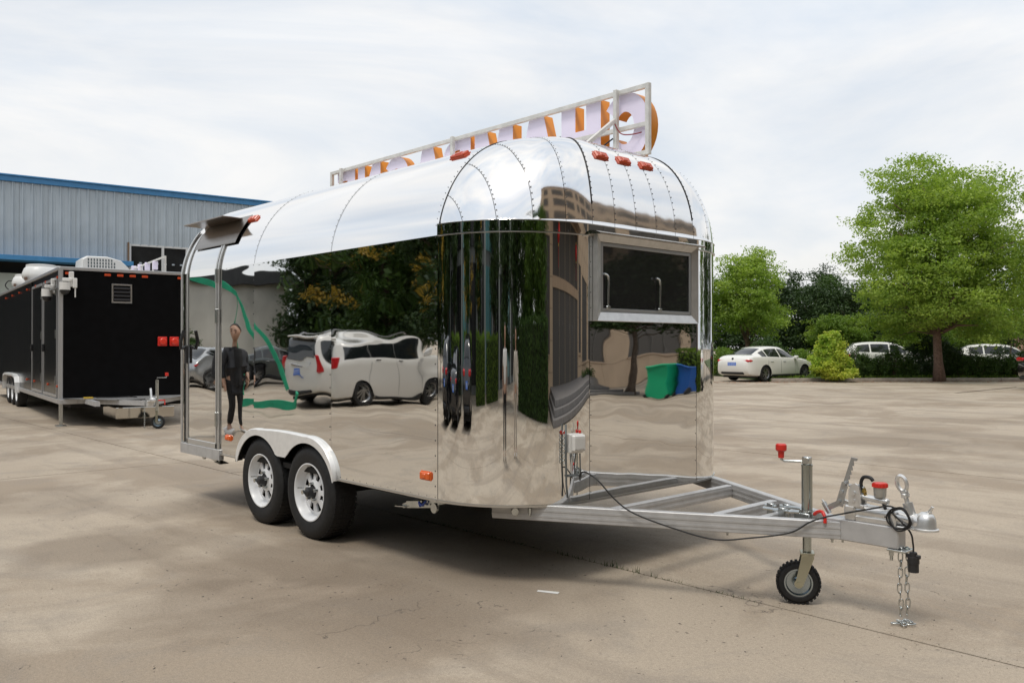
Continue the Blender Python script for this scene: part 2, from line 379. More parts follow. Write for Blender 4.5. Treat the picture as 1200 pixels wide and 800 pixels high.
m.build('grit', [mat('grit_stone', (.18, .15, .12), .9, noise=(3, .6)), mat('grit_dark', (.06, .05, .045), .9)], None, fix=False, kind='stuff', label='grit and small stones scattered on the concrete', category='gravel')
m = MB(); m.add([(.59, .28, .002), (.71, .335, .002), (.70, .36, .006), (.58, .30, .005)], [(0, 1, 2, 3)])
tag(m.build('paper_scrap', white_plastic, None, fix=False), 'thin white scrap lying on concrete at the edge of the trailer shadow', 'litter')

# kerb + planting verge behind the yard on the right
KD = Vector((.62, .785, 0)).normalized(); KN = Vector((-KD.y, KD.x, 0))
K0 = Vector((-14.42, 28.78, 0))
verge = MB(); a = K0-KD*.0; pts = [K0+KN*.16, K0+KD*60+KN*.16, K0+KD*60+KN*60, K0+KN*60-KD*60, K0-KD*60+KN*8.2, K0+KN*8.2]
verge.add([(p.x, p.y, -.014) for p in pts]+[(p.x, p.y, .11) for p in pts], [tuple(range(6, 12))]+[(i, (i+1) % 6, (i+1) % 6+6, i+6) for i in range(6)])
verge = verge.build('verge', grass_soil, kind='structure', label='raised grassy verge behind the stone kerb')
kerb = empty('kerb', 'low pale stone kerb edging the hedge bed behind the yard', 'kerb', K0, math.atan2(KD.y, KD.x))
km = mat('kerb_stone', (.36, .31, .26), .85, noise=(5, .2), bump=(40, .003))
kb = MB(); kb.box((.004, 0, -.012), (.996, .15, .13), 0, .012); kb0 = kb.build('kerb_stone', km, kerb)
for k in range(1, 34): inst(kb0, kerb, (k, random.uniform(-.006, .006), random.uniform(-.006, .004)))
m = MB()
for k in range(1500):
    p = K0+KD*random.uniform(-3, 22)-KN*abs(random.gauss(0, .8)); a = random.random()*6.3; s_ = random.uniform(.02, .05)
    m.add([(p.x+math.cos(a)*s_, p.y+math.sin(a)*s_, .004), (p.x-math.sin(a)*s_*.6, p.y+math.cos(a)*s_*.6, .012), (p.x-math.cos(a)*s_, p.y-math.sin(a)*s_, .006), (p.x+math.sin(a)*s_*.6, p.y-math.cos(a)*s_*.6, .004)], [(0, 1, 2, 3)])
m.build('fallen_leaves', mat('dead_leaf', (.28, .09, .035), .8, noise=(2, .5)), None, fix=False, kind='stuff', label='reddish fallen leaves strewn along the kerb', category='leaves')
# ------------------------------------------------------------------ the mirror-polished trailer
WT, RY, RX, ZB, Z0, XR = 2.49, .68, .65, .50, 2.14, -3.97
YC = WT/2
mir_side = mirror_mat('mirror_steel_side', 1.35, .0031, (.55, 1, 1.35), fine=.010)
mir_front = mirror_mat('mirror_steel_front', 1.7, .0031, (1, .6, 1.25), fine=.010)
mir_corner = mirror_mat('mirror_steel_corner', 1.2, .0005, (1, 1, .5), fine=.02)
mir_cap = mirror_mat('mirror_steel_cap', 2.4, .0028, (1, 1, 1), (.88, .875, .865), .085, fine=.03)
mir_roof = mirror_mat('mirror_steel_roof', 1.0, .0007, (.3, 1, 1), (.90, .895, .885), .09)
trim = mirror_mat('trim_steel', 3, .0002, (1, 1, 1), (.60, .60, .59), .28)
rivet_m = mat('rivet_steel', (.16, .16, .16), .35, 1)
T = empty('food_trailer', 'mirror polished steel food trailer with rounded front standing on two white wheels', 'trailer', (0, 0, 0))

def hh(y):
    y = min(max(min(y, 2*YC-y), 0), YC); q = max(0, (.68-y)/.68)
    return Z0+.697*(math.sqrt(1-(.993*q)**2)-.118)+.10*(1-((YC-y)/YC)**2)
def hg(g, x=0.0):
    f_ = min(1, max(0, x-.40)/.16); f_ = f_*f_*(3-2*f_); y = YC*(1-min(g, 1)); q = max(0, (.68-y)/.68)
    p = 2+.32*f_; k = .993+.007*f_; w = max(0, 1-k**p)**(1/p)
    return Z0+.615*(max(0, 1-(k*q)**p)**(1/p)-w)/(1-w)+.10*(1-((YC-y)/YC)**2)
# arch by arc length
_ys = np.concatenate([YC-YC*np.cos(np.linspace(0, PI, 400))])
_zs = np.array([hh(y) for y in _ys]); _s = np.concatenate([[0], np.cumsum(np.hypot(np.diff(_ys), np.diff(_zs)))]); _s /= _s[-1]
def archp(s): return float(np.interp(s, _s, _ys)), float(np.interp(s, _s, _zs))
# plan ring by arc length (front outline from the near side round to the far side)
_pr = [(RX*math.sin(a), RY-RY*math.cos(a)) for a in np.linspace(0, PI/2, 60)]+[(RX, lerp(RY, WT-RY, i/40)) for i in range(1, 40)]+[(RX*math.cos(a), WT-RY+RY*math.sin(a)) for a in np.linspace(0, PI/2, 60)]
_px = np.array([p[0] for p in _pr]); _py = np.array([p[1] for p in _pr])
_rs = np.concatenate([[0], np.cumsum(np.hypot(np.diff(_px), np.diff(_py)))]); RLEN = _rs[-1]; _rs /= RLEN
def ringp(s): return float(np.interp(s, _rs, _px)), float(np.interp(s, _rs, _py))
_ang = np.arctan2(_px, -(_py-YC)); _rad = np.hypot(_px, _py-YC)
def gauge(x, y):
    if x <= 1e-6: return abs(y-YC)/YC
    return min(1, math.hypot(x, y-YC)/float(np.interp(math.atan2(x, -(y-YC)), _ang, _rad)))
ZR = 2.205        # top of the ring band round the front

def fend(x, dx=0):  # height of the fender's top edge over x
    c, hw, H = -1.965, .785, .775
    t = (x-c)/hw
    if abs(t) >= 1: return ZB
    a = abs(t)
    if a < .50: return H+.012*math.cos(a*3)
    q = (a-.50)/.50
    return ZB-.02+(H+.004-ZB+.02)*math.sqrt(max(0, 1-q**2.1))
def side_panel(x0, x1, y, name='side_panel', mt=None, tilt=0.0, low=True):
    m = MB(); nx = max(3, int((x1-x0)/.03)); nz = 24
    xs = [lerp(x0, x1, i/nx) for i in range(nx+1)]
    def f(u, v):
        zb = max(ZB, fend(u)) if low else ZB
        z = lerp(zb, Z0, v)
        bow = .0016*math.sin(PI*(u-x0)/(x1-x0))+tilt*(u-(x0+x1)/2)
        return (u, y-bow if y < 1 else y+bow, z)
    m.grid(f, xs, [j/nz for j in range(nz+1)])
    o = m.build(name, mt or mir_side, T, smooth=True, fix=False); return o
SEAMS = [-3.12, -2.475, -1.26, -.0]
for i, tl in enumerate((.0, -.004, .0015)): side_panel(SEAMS[i]+.002, SEAMS[i+1]-.002, 0, tilt=tl)
for i in range(3): side_panel([XR, -2.475, -1.26][i]+.002, [-2.475, -1.26, 0][i]-.002, WT, tilt=.001)
side_panel(XR, SEAMS[0]-.002, .012, 'door_jamb_panel', low=False)
# dark inner wheel box behind the arch
wb = MB(); dk = mat('underbody_black', (.02, .02, .02), .8)
wb.box((-2.78, .30, .40), (-1.15, .34, .86)); wb.box((-2.78, .004, .84), (-1.15, .32, .87)); wb.box((-2.78, .01, .5), (-2.755, .32, .86)); wb.box((-1.18, .01, .5), (-1.15, .32, .86))
wb.build('wheel_box', dk, T)
# corner + front panels
def wall(s0, s1, name, mt, z0=ZB, z1=Z0, off=0.0, n=40):
    m = MB()
    def f(u, v):
        x, y = ringp(u); e = 1e-3; xa, ya = ringp(max(0, u-e)); xb, yb = ringp(min(1, u+e)); d = Vector((xb-xa, yb-ya)).normalized()
        return (x+d.y*off, y-d.x*off, lerp(z0, z1, v))
    m.grid(f, [lerp(s0, s1, i/n) for i in range(n+1)], [j/12 for j in range(13)])
    return m.build(name, mt, T, smooth=True, fix=False)
def wall_exact(a0, a1, cx, cy, name, mt, z0, z1, off=0.0, n=48):
    m = MB()
    def f(u, v): return (cx+(RX+off)*math.sin(u), cy-(RY+off)*math.cos(u), lerp(z0, z1, v))
    m.grid(f, [lerp(a0, a1, i/n) for i in range(n+1)], [j/10 for j in range(11)])
    return m.build(name, mt, T, smooth=True, fix=False)
wall_exact(.004, PI/2-.003, 0, RY, 'corner_panel', mir_corner, ZB, Z0)
wall_exact(PI/2+.003, PI-.004, 0, WT-RY, 'corner_panel', mir_corner, ZB, Z0)
m = MB(); m.grid(lambda u, v: (RX-.0012*math.sin(PI*(u-RY)/(WT-2*RY)), u, v), [lerp(RY+.002, WT-RY-.002, i/24) for i in range(25)], [lerp(ZB, Z0, i/24) for i in range(25)])
m.build('front_panel', mir_front, T, smooth=True, fix=False)
# ring band
wall_exact(0, PI/2, 0, RY, 'ring_band', mir_corner, Z0-.004, ZR, .007)
wall_exact(PI/2, PI, 0, WT-RY, 'ring_band', mir_corner, Z0-.004, ZR, .007)
m = MB(); m.grid(lambda u, v: (RX+.007, u, v), [lerp(RY, WT-RY, i/10) for i in range(11)], [Z0-.004, ZR]); m.build('ring_band', mir_front, T, smooth=True, fix=False)
m = MB()
P_ = [(RX*math.sin(a), RY-RY*math.cos(a)) for a in np.linspace(0, PI/2, 30)]+[(RX*math.cos(a), WT-RY+RY*math.sin(a)) for a in np.linspace(0, PI/2, 30)]
for (zz, hgt, o) in ((Z0-.006, .006, .011), (ZR, .004, .010), (ZB-.012, .014, .006)):
    prof = []
    vs = []; fs = []
    for k, (x, y) in enumerate(P_):
        if k < 30: a = (PI/2)*k/29; nx, ny = math.sin(a), -math.cos(a)
        else: a = (PI/2)*(k-30)/29; nx, ny = math.cos(a), math.sin(a)
        for dz in (0, hgt):
            for oo in (-.004, o): vs.append((x+nx*oo, y+ny*oo, zz+dz))
    for k in range(len(P_)-1):
        a = k*4; b = a+4
        fs += [(a, a+1, b+1, b), (a+2, b+2, b+3, a+3), (a+1, a+3, b+3, b+1), (a, b, b+2, a+2)]
    m.add(vs, fs)
m.build('ring_trim', trim, T, smooth=False)
# bottom trim along the sides and rear
m = MB(); m.box((XR, -.006, ZB-.012), (-2.76, .02, ZB+.0)); m.box((-1.17, -.006, ZB-.014), (-.004, .02, ZB+.0)); m.box((XR, WT-.02, ZB-.012), (-.004, WT+.006, ZB)); m.build('skirt_trim', trim, T)
m = MB(); m.box((XR+.02, .03, ZB-.01), (.0, WT-.03, ZB+.03)); m.prism([(x*.97, YC+(y-YC)*.97) for x, y in P_], ZB-.008, ZB+.02, 0, 'z'); m.build('floor_pan', dk, T)
# barrel roof panels
for a, b in ((XR, -2.475), (-2.475, -1.26), (-1.26, -.001)):
    m = MB(); S_ = [.5-.5*math.cos(PI*i/90) for i in range(91)]
    def f(u, v):
        y, z = archp(u); return (v, y, z)
    m.grid(f, [.25*s_+.75*i/90 for i, s_ in enumerate(S_)], [lerp(a+.0015, b-.0015, j/8) for j in range(9)])
    m.build('roof_panel', mir_roof, T, smooth=True, fix=False)
# raised lap strips where the roof panels meet
m = MB()
for x in (-2.475, -1.26):
    m.grid(lambda u, v: (v, archp(u)[0], archp(u)[1]+.003), [i/80 for i in range(81)], [x-.006, x+.006])
m.build('lap_strip', trim, T, smooth=True, fix=False)
m = MB(); m.tube([(.0005, archp(i/90)[0], archp(i/90)[1]+.001) for i in range(1, 90)], .0045, 6); m.build('arch_seam', mat('seam_sealant', (.03, .03, .03), .6), T, smooth=True)
# front cap strips (gores)
NG = 15; RIV = []
def cap_pt(s, t):
    c_ = .3245; sa = s*1.25 if s < c_ else (1-(1-s)*1.25 if s > 1-c_ else lerp(c_*1.25, 1-c_*1.25, (s-c_)/(1-2*c_)))
    ya, za = archp(sa); xb, yb = ringp(s); x = xb*t; y = ya+(yb-ya)*t
    g = gauge(x, y); z = hg(g, x/max(g, .05))
    return (x, y, z)
for k in range(NG):
    m = MB(); s0, s1 = k/NG, (k+1)/NG
    ts = [1-(1-i/28)**2.2 for i in range(29)]
    def f(u, v):
        x, y, z = cap_pt(u, v)
        if z < ZR: z = ZR-.001
        q = 4*(u-s0)*(s1-u)/(s1-s0)**2
        return (x, y, z+.0012*q)
    m.grid(f, [lerp(s0+.0005, s1-.0005, i/8) for i in range(9)], ts)
    m.build('roof_gore', mir_cap, T, smooth=True, fix=False)
m = MB()
def rivet(p, n, r=.0042):
    n = Vector(n).normalized(); u = n.orthogonal().normalized(); w = n.cross(u); p = Vector(p)
    vs = [p+(u*math.cos(a)+w*math.sin(a))*r for a in np.linspace(0, 2*PI, 7)[:-1]]+[p+n*r*.7]
    m.add(vs, [(i, (i+1) % 6, 6) for i in range(6)])
def surf_n(s, t):
    a = Vector(cap_pt(s, min(t+.01, 1)))-Vector(cap_pt(s, max(0, t-.01))); b = Vector(cap_pt(min(1, s+.005), t))-Vector(cap_pt(max(0, s-.005), t))
    n = b.cross(a); c_ = Vector(cap_pt(s, t))-Vector((-.3, YC, 1.8)); n = n if n.dot(c_) > 0 else -n; return n.normalized() if n.length > 1e-9 else Vector((0, 0, 1))
for k in (5, 10):
    q_ = MB(); q_.tube([Vector(cap_pt(k/NG, i/60))+surf_n(k/NG, i/60)*.0022 for i in range(1, 60)], .0036, 6); q_.build('gore_seam', MATS['seam_sealant'], T, smooth=True)
for k in range(1, NG):
    s = k/NG; pts = [Vector(cap_pt(s, i/200)) for i in range(201)]; d = 0
    for i in range(1, 201):
        d += (pts[i]-pts[i-1]).length
        if d > .034:
            d = 0
            if pts[i].z > ZR+.01: rivet(pts[i]+surf_n(s, i/200)*.002+(Vector((0, .010, 0)) if s > .3 else Vector((.008, .004, 0))), surf_n(s, i/200), .0050)
for s in np.linspace(.02, .98, 70):  # along the arch
    y, z = archp(s)
    for x in (-2.475, -1.26, -.02): rivet((x-.012, y, z+.002), (0, (y-YC)*.5, .6+abs(z-Z0)), .0046)
for x in np.arange(-3.0, 0, .085): rivet((x, -.001, Z0-.012), (0, -1, 0)); rivet((x, -.001, ZB+.012), (0, -1, 0)) if fend(x) <= ZB else None
for x in (-2.475, -1.26, -.012):
    for z in np.arange(ZB+.08, Z0-.04, .095):
        if z > fend(x)+.02: rivet((x-.012, -.002, z), (0, -1, 0), .0055); 
for y in (RY+.012, WT-RY-.012):
    for z in np.arange(ZB+.05, Z0-.04, .095): rivet((RX+.001, y, z), (1, 0, 0))
for a in np.linspace(.03, PI/2-.02, 14):
    rivet((RX*math.sin(a)+.008*math.sin(a), RY-(RY+.008)*math.cos(a), Z0+.012), (math.sin(a), -math.cos(a), 0), .003)
m.build('rivets', rivet_m, T, smooth=True, fix=False, kind='stuff')
# rear wall
m = MB(); A = [archp(i/60) for i in range(61)]
m.prism([(0, ZB)]+A+[(WT, ZB)], XR-.03, XR+.003, 0, 'x'); m.build('rear_panel', mir_side, T)

# --- rear side door with its arched jambs
def arch_strip(x0, x1, off, zlow, ylim, n=60, thick=.012):
    """strip that climbs the side and follows the roof arch up to y=ylim"""
    pts = [(-off, zlow+(Z0-zlow)*i/20) for i in range(21)]
    smax = float(np.interp(ylim, _ys, _s))
    for i in range(1, n+1):
        s = smax*i/n; y, z = archp(s); y2, z2 = archp(s+.002); dy, dz = y2-y, z2-z; l = math.hypot(dy, dz)
        pts.append((y-dz/l*off, z+dy/l*off))
    vs = []; fs = []
    for (y, z) in pts: vs += [(x0, y, z), (x1, y, z), (x0, y+thick, z), (x1, y+thick, z)]
    for i in range(len(pts)-1):
        a = 4*i; b = a+4; fs += [(a, a+1, b+1, b), (a, b, b+2, a+2), (a+1, a+3, b+3, b+1)]
    return vs, fs
D = MB(); 
def fdoor(u, v):
    if v < .5: y, z = 0, lerp(.585, Z0, v*2)
    else:
        s = float(np.interp(.14, _ys, _s))*(v-.5)*2; y, z = archp(s)
    return (u, y-.003, z)
D.grid(fdoor, [lerp(-3.80, -3.21, i/10) for i in range(11)], [i/60 for i in range(61)])
door = D.build('door', mir_side, T, smooth=True, fix=False)
dfm = mat('door_frame_aluminium', (.60, .60, .59), .33, .7)
m = MB()
for x0, x1 in ((-3.205, -3.180), (-3.84, -3.815)):
    m.add(*arch_strip(x0, x1, .012, .53, .15))
m.box((-3.84, -.012, .535), (-3.18, .01, .585), 0, .003)
m.build('door_frame', dfm, door, smooth=False)
m = MB(); m.add(*arch_strip(-3.155, -3.130, .014, ZB, .17)); m.add(*arch_strip(XR-.005, -3.945, .014, ZB, .17)); m.build('door_jamb', mat('jamb_aluminium', (.62, .62, .61), .35, .7, noise=(20, .06)), T)
m = MB(); m.box((XR, -.018, .44), (-3.115, .03, .535), 0, .003); m.build('door_sill', frame_paint, T)
m = MB()
for z in (.80, 1.72, 2.08): m.box((-3.182, -.030, z-.065), (-3.158, -.008, z+.065), 0, .004)
m.build('hinge', zinc, door)
m = MB(); m.box((-3.845, -.035, 1.29), (-3.80, -.01, 1.46), 0, .006); m.tube([(-3.822, -.035, 1.44), (-3.822, -.075, 1.43), (-3.80, -.085, 1.50), (-3.79, -.06, 1.60)], .016, 8); m.build('door_handle', black_plastic, door)
# flap / rain hood folded over the door head
m = MB()
def hood(prof, x0, x1, th=.006):
    n = len(prof); vs = [(x0, y, z) for y, z in prof]+[(x1, y, z) for y, z in prof]+[(x0, y, z+th) for y, z in prof]+[(x1, y, z+th) for y, z in prof]
    fs = []
    for i in range(n-1): fs += [(i, i+1, n+i+1, n+i), (2*n+i, 3*n+i, 3*n+i+1, 2*n+i+1), (i, 2*n+i, 2*n+i+1, i+1), (n+i, n+i+1, 3*n+i+1, 3*n+i)]
    fs += [(0, n, 3*n, 2*n), (n-1, 3*n-1, 4*n-1, 2*n-1)]
    m.add(vs, fs)
hood([(.22, 2.595), (.09, 2.60), (.0, 2.60)], -3.95, -3.10, .010)
m.build('door_hood', mirror_mat('hood_steel', 2, .0003, (1, 1, 1), (.36, .32, .29), .3), T, smooth=False)
m = MB(); pr_ = []
for y_ in (.215, .17, .13, .095, .07, .055):
    s_ = float(np.interp(y_, _ys, _s)); y1, z1 = archp(s_); y2, z2 = archp(s_+.002); dy, dz = y2-y1, z2-z1; l_ = math.hypot(dy, dz); pr_.append((y1-dz/l_*.016, z1+dy/l_*.016))
hood(pr_, -3.78, -2.92, .006)
m.build('gutter_flap', mirror_mat('flap_steel', 2, .0003, (1, 1, 1), (.24, .22, .20), .25), T, smooth=False)

# --- fender over the two wheels
FC, HW = -1.965, .785
def fprof(n=64):
    pts = []
    for i in range(n+1):
        x = FC-HW+2*HW*(.5-.5*math.cos(PI*i/n)); pts.append((x, fend(max(min(x, FC+HW-1e-6), FC-HW+1e-6)) if 0 < i < n else ZB-.02))
    return pts
top = fprof(); WX = (-2.345, -1.565)
def farch(x):   # lower edge of the fender's outer cheek: an arch over each wheel, a tongue between
    r = .395
    z = 0
    for wx in WX:
        d = abs(x-wx)
        if d < r: z = max(z, .36+math.sqrt(r*r-d*d)*.92)
    if abs(x-(WX[0]+WX[1])/2) < .12: z = max(min(z, .62), .585)
    return z
m = MB()
yo = -.035
vs = []; fs = []
for (x, z) in top:
    lo = farch(x)
    lo = min(lo, z-.030) if lo > 0 else z-.03
    lo = max(lo, ZB-.03)
    if lo >= z-.004: lo = z-.004
    vs += [(x, .02, z+.002), (x, yo+.008, z), (x, yo, z-.008), (x, yo, lo), (x, yo+.006, lo)]
for i in range(len(top)-1):
    a = 5*i; b = a+5
    fs += [(a+k, a+k+1, b+k+1, b+k) for k in range(4)]
m.add(vs, fs)
fender = m.build('fender', mat('fender_alu', (.84, .84, .83), .36, .3, noise=(20, .05)), T, auto=35, fix=True)
m = MB(); m.add([(x, .032, z-.003) for x, z in top]+[(x, yo+.010, z-.006) for x, z in top], [(i, i+1, len(top)+i+1, len(top)+i) for i in range(len(top)-1)]); m.build('fender_liner', dk, fender, fix=False)

# --- wheels
def wheel(x, y, side=-1, parent=T, r=.352, rr=.215, w=.205):
    ax = (0, side, 0); c = (x, y, r)
    t = MB(); n = 56
    prof = [(rr-.004, -.012), (rr+.006, .002), (rr+.02, .006), (r*.80, .016), (r*.90, .010), (r*.965, -.006), (r*.992, -.022), (r, -.045), (r, -w+.045), (r*.985, -w+.018), (r*.9, -w), (rr, -w)]
    t.lathe([(a, b) for a, b in prof], c, ax, n)
    for k in range(56):     # shoulder tread blocks
        a = 2*PI*k/56; a2 = a+.075
        for (h0, h1) in ((-.012, -.046), (-.052, -.080), (-.088, -.116), (-.124, -.152), (-.160, -.190)):
            o_ = .012 if int(h0*1000) % 2 else 0
            q = []
            for rad, hh_ in ((r-.002, h0), (r-.002, h1), (r+.004, h1), (r+.004, h0)):
                for aa in (a+o_, a2+o_): q.append((x+math.cos(aa)*rad*(.99 if h0 > -.03 else 1), y+side*hh_, r+math.sin(aa)*rad*(.99 if h0 > -.03 else 1)))
            t.add(q, [(6, 7, 5, 4), (0, 6, 4, 2), (1, 3, 5, 7), (0, 1, 7, 6), (2, 4, 5, 3)])
    wo = MB(); wo.lathe([(rr, -.002), (rr+.004, .008), (rr-.004, .009), (rr-.012, .0), (rr-.020, -.03), (rr-.030, -.060)], c, ax, 48)
    # disc with eight wedge slots
    disc = []
    fs = []; rings_ = [(.052, -.028), (.076, -.035), (.092, -.043), (.154, -.052), (rr-.042, -.052), (rr-.028, -.060)]
    NN = 64
    for (q, hh_) in rings_:
        for k in range(NN): a = 2*PI*k/NN; disc.append((x+math.cos(a)*q, y+side*hh_, r+math.sin(a)*q))
    for i in range(5):
        for k in range(NN):
            if (i == 2 and k % 8 in (2, 3, 4, 5)) or (i == 3 and k % 8 in (2, 3, 4, 5) and False): continue
            fs.append((i*NN+k, i*NN+(k+1) % NN, (i+1)*NN+(k+1) % NN, (i+1)*NN+k))
    wo.add(disc, fs)
    for k in range(8):  # side walls of the slots
        k0, k1 = k*8+2, k*8+6
        for kk in (k0, k1):
            a = 2*PI*kk/NN
            wo.add([(x+math.cos(a)*q, y+side*(h_-d_), r+math.sin(a)*q) for q, h_, d_ in ((.092, -.043, 0), (.154, -.052, 0), (.154, -.052, .014), (.092, -.043, .014))], [(0, 1, 2, 3)])
    t_ = t.build('wheel', rubber, parent, auto=40)
    t_['label'] = 'black trailer tyre on white spoked rim'
    wo.build('rim', white_paint, t_, auto=35)
    bk = MB(); bk.lathe([(.0, -.075), (rr-.02, -.075), (rr-.02, -.19), (0, -.19)], c, ax, 32); bk.cyl((x, y-.1*side*-1*-1, r), (x, y+side*-.2, r), .05, 16); bk.build('brake_drum', dk, t_)
    h = MB(); h.lathe([(.0, .030), (.026, .029), (.034, .022), (.038, -.01), (.043, -.03), (.050, -.034)], c, ax, 24); h.build('hub_cap', black_plastic, t_, auto=30)
    nu = MB()
    for k in range(5):
        a = 2*PI*k/5+.3; nu.cyl((x+.062*math.cos(a), y-side*.034, r+.062*math.sin(a)), (x+.062*math.cos(a), y+side*.002, r+.062*math.sin(a)), .011, 6)
    nu.cyl((x-.03, y+side*.028, r+.0), (x-.03, y+side*.046, r), .016, 12)
    a = .9; nu.cyl((x-.145, y-side*.035, r+.01), (x-.158, y+side*.012, r+.015), .006, 8, 0)
    nu.build('lug_nuts', zinc, t_)
    return t_
wh0 = wheel(WX[1], .0)
for (x, y, sd_) in ((WX[0], 0, 1), (WX[0], WT, -1), (WX[1], WT, -1)):
    if sd_ == 1:
        w2 = copy_tree(wh0, T); w2.location = (x-WX[1], 0, 0)
    else: wheel(x, y, 1)
m = MB()
for x in WX: m.cyl((x, .2, .352), (x, WT-.2, .352), .04, 12)
m.box((-2.9, .40, .36), (-.9, .46, .50)); m.box((-2.9, WT-.46, .36), (-.9, WT-.40, .50))
for y in (.33, WT-.33):
    for x in WX: m.tube([(x-.32, y, .44), (x-.15, y, .40), (x, y, .385), (x+.15, y, .40), (x+.32, y, .44)], .02, 6)
m.build('axle', dk, T)

# --- marker lights
def marker(p, n, L_=.11, H_=.05, mt=amber, parent=T, name='marker_light', t=(1, 0, 0)):
    n = Vector(n).normalized(); t = Vector(t); t = (t-n*n.dot(t)).normalized(); u = n.cross(t)
    M = Matrix(((t.x, u.x, n.x, p[0]), (t.y, u.y, n.y, p[1]), (t.z, u.z, n.z, p[2]), (0, 0, 0, 1)))
    q = MB(); q.box((-L_/2, -H_/2, 0), (L_/2, H_/2, .022), 0, .007, M); q.box((-L_/2-.004, -H_/2-.004, -.006), (L_/2+.004, H_/2+.004, .006), 0, .002, M)
    q.box((-L_*.18, -H_*.3, .018), (L_*.18, H_*.3, .027), 0, .004, M)
    return q.build(name, mt, parent)
marker((-.115, -.002, .637), (0, -1, 0), .095, .05); marker((-2.945, -.002, .655), (0, -1, 0), .085, .045)
lm = mat('cap_light_lens', (.55, .07, .02), .25)
for y in (.93, 1.16, 1.40):
    best = None
    x = .52; z = hg(gauge(x, y), .65); e = .01
    n = Vector((-(hg(gauge(x+e, y), .65)-hg(gauge(x-e, y), .65))/(2*e), -(hg(gauge(x, y+e), .65)-hg(gauge(x, y-e), .65))/(2*e), 1)).normalized()
    marker(Vector((x, y, z))-n*.002, n, .12, .055, lm, t=(0, 1, 0))
for (x, y) in ((-.22, .36), (-2.87, .19)):
    z = hh(y); e = .01; n = Vector((0, -(hh(y+e)-hh(y-e))/(2*e), 1)).normalized(); marker((x, y, z-.002), n, .15, .06, lm)

# --- service hatch window in the front panel
wf = MB(); y0, y1, z0_, z1_ = .745, 1.745, 1.645, 2.13
def frame_ring(mb, y0, y1, z0, z1, w, x0, x1, ch=.003):
    mb.box((x0, y0-w, z0-w), (x1, y1+w, z0), 0, ch); mb.box((x0, y0-w, z1), (x1, y1+w, z1+w), 0, ch)
    mb.box((x0, y0-w, z0-.001), (x1, y0, z1+.001), 0, ch); mb.box((x0, y1, z0-.001), (x1, y1+w, z1+.001), 0, ch)
# bevelled outer frame
o4 = [(y0-.035, z0_-.035), (y1+.035, z0_-.035), (y1+.035, z1_+.02), (y0-.035, z1_+.02)]; i4 = [(y0+.02, z0_+.02), (y1-.02, z0_+.02), (y1-.02, z1_-.025), (y0+.02, z1_-.025)]
vs = [(RX+.002, *p) for p in o4]+[(RX+.040, *p) for p in o4]+[(RX+.018, *p) for p in i4]+[(RX+.006, *p) for p in i4]
fs = []
for k in range(4):
    j = (k+1) % 4; fs += [(k, j, 4+j, 4+k), (4+k, 4+j, 8+j, 8+k), (8+k, 8+j, 12+j, 12+k)]
wf.add(vs, fs); win = wf.build('window', mat('window_frame_alu', (.60, .60, .59), .36, .7, noise=(20, .08)), T)
m = MB(); m.add([(RX+.008, *p) for p in i4], [(0, 1, 2, 3)])
glass = mat('dark_glass', (.022, .022, .022), .03, 0, .9)
m.build('window_pane', glass, win, fix=False)
m = MB(); frame_ring(m, y0+.045, y1-.045, z0_+.045, z1_-.05, .022, RX+.009, RX+.017, .002); m.build('inner_frame', mat('inner_frame_alu', (.42, .43, .44), .35, .8), win)
m = MB(); m.prism([(RX-.01, 2.175), (RX+.045, 2.165), (RX+.085, 2.150), (RX+.085, 2.142), (RX-.01, 2.150)], y0-.06, y1+.06, 0, 'y'); m.build('drip_rail', mirror_mat('drip_steel', 5, .0004, (1, 1, 1), (.50, .46, .41), .15), win)
for yy in (.83, 1.36):
    m = MB(); m.tube(smooth_path([(RX+.022, yy, 1.70), (RX+.024, yy, 1.80), (RX+.026, yy, 1.865), (RX+.026, yy-.012, 1.895), (RX+.026, yy-.045, 1.905)], 5), .0075, 8); m.box((RX+.010, yy-.018, 1.685), (RX+.030, yy+.018, 1.705), 0, .003); m.build('window_catch', zinc, win, smooth=False, auto=40)

# --- power inlet box and little bracket on the corner
pa = math.asin(.93); pc = Vector((RX*math.sin(1.38), RY-RY*math.cos(1.38), 0)); pn = Vector((math.sin(1.38), -math.cos(1.38), 0)); pt = Vector((-pn.y, pn.x, 0))
def PM(z): return Matrix(((pt.x, pn.x, 0, pc.x), (pt.y, pn.y, 0, pc.y), (0, 0, 1, z), (0, 0, 0, 1)))
m = MB(); m.box((-.052, 0, -.058), (.052, .03, .058), 0, .004, PM(.862)); m.box((-.046, .03, -.050), (.046, .062, .050), 0, .008, PM(.865)); pb = m.build('socket_box', white_plastic, T)
m = MB(); m.box((-.037, .062, -.040), (.037, .066, .034), 0, .003, PM(.868)); m.build('socket_lid', mat('grey_lid', (.60, .59, .56), .4), pb)
m = MB(); m.box((.028, .004, .058), (.040, .022, .078), 0, .003, PM(.862)); m.box((-.092, .004, .055), (-.082, .02, .078), 0, .003, PM(.862)); m.build('socket_tab', red_plastic, pb)
m = MB()
def pv(a, b, c): return PM(0) @ Vector((a, b, c))
m.tube([pv(-.075, .02, .98), pv(-.078, .025, .80), pv(-.072, .02, .62), pv(-.07, .03, .54)], .006, 6)
m.tube([pv(.03, .02, .80), pv(.026, .028, .72), pv(.03, .03, .66)], .004, 6)
m.box((-.06, .004, -.004), (.03, .02, .006), 0, .002, PM(.665)); m.build('conduit', mat('grey_conduit', (.10, .11, .11), .5), T, auto=40)
m = MB()
for k in range(9): m.loop([pv(-.088+.008*math.cos(a), .018+.004*math.sin(a)*(k % 2), .93-.022*k+.013*math.sin(a)) for a in np.linspace(0, 2*PI, 9)[:-1]], .0028, 5)
m.build('retaining_chain', zinc, T, smooth=True)
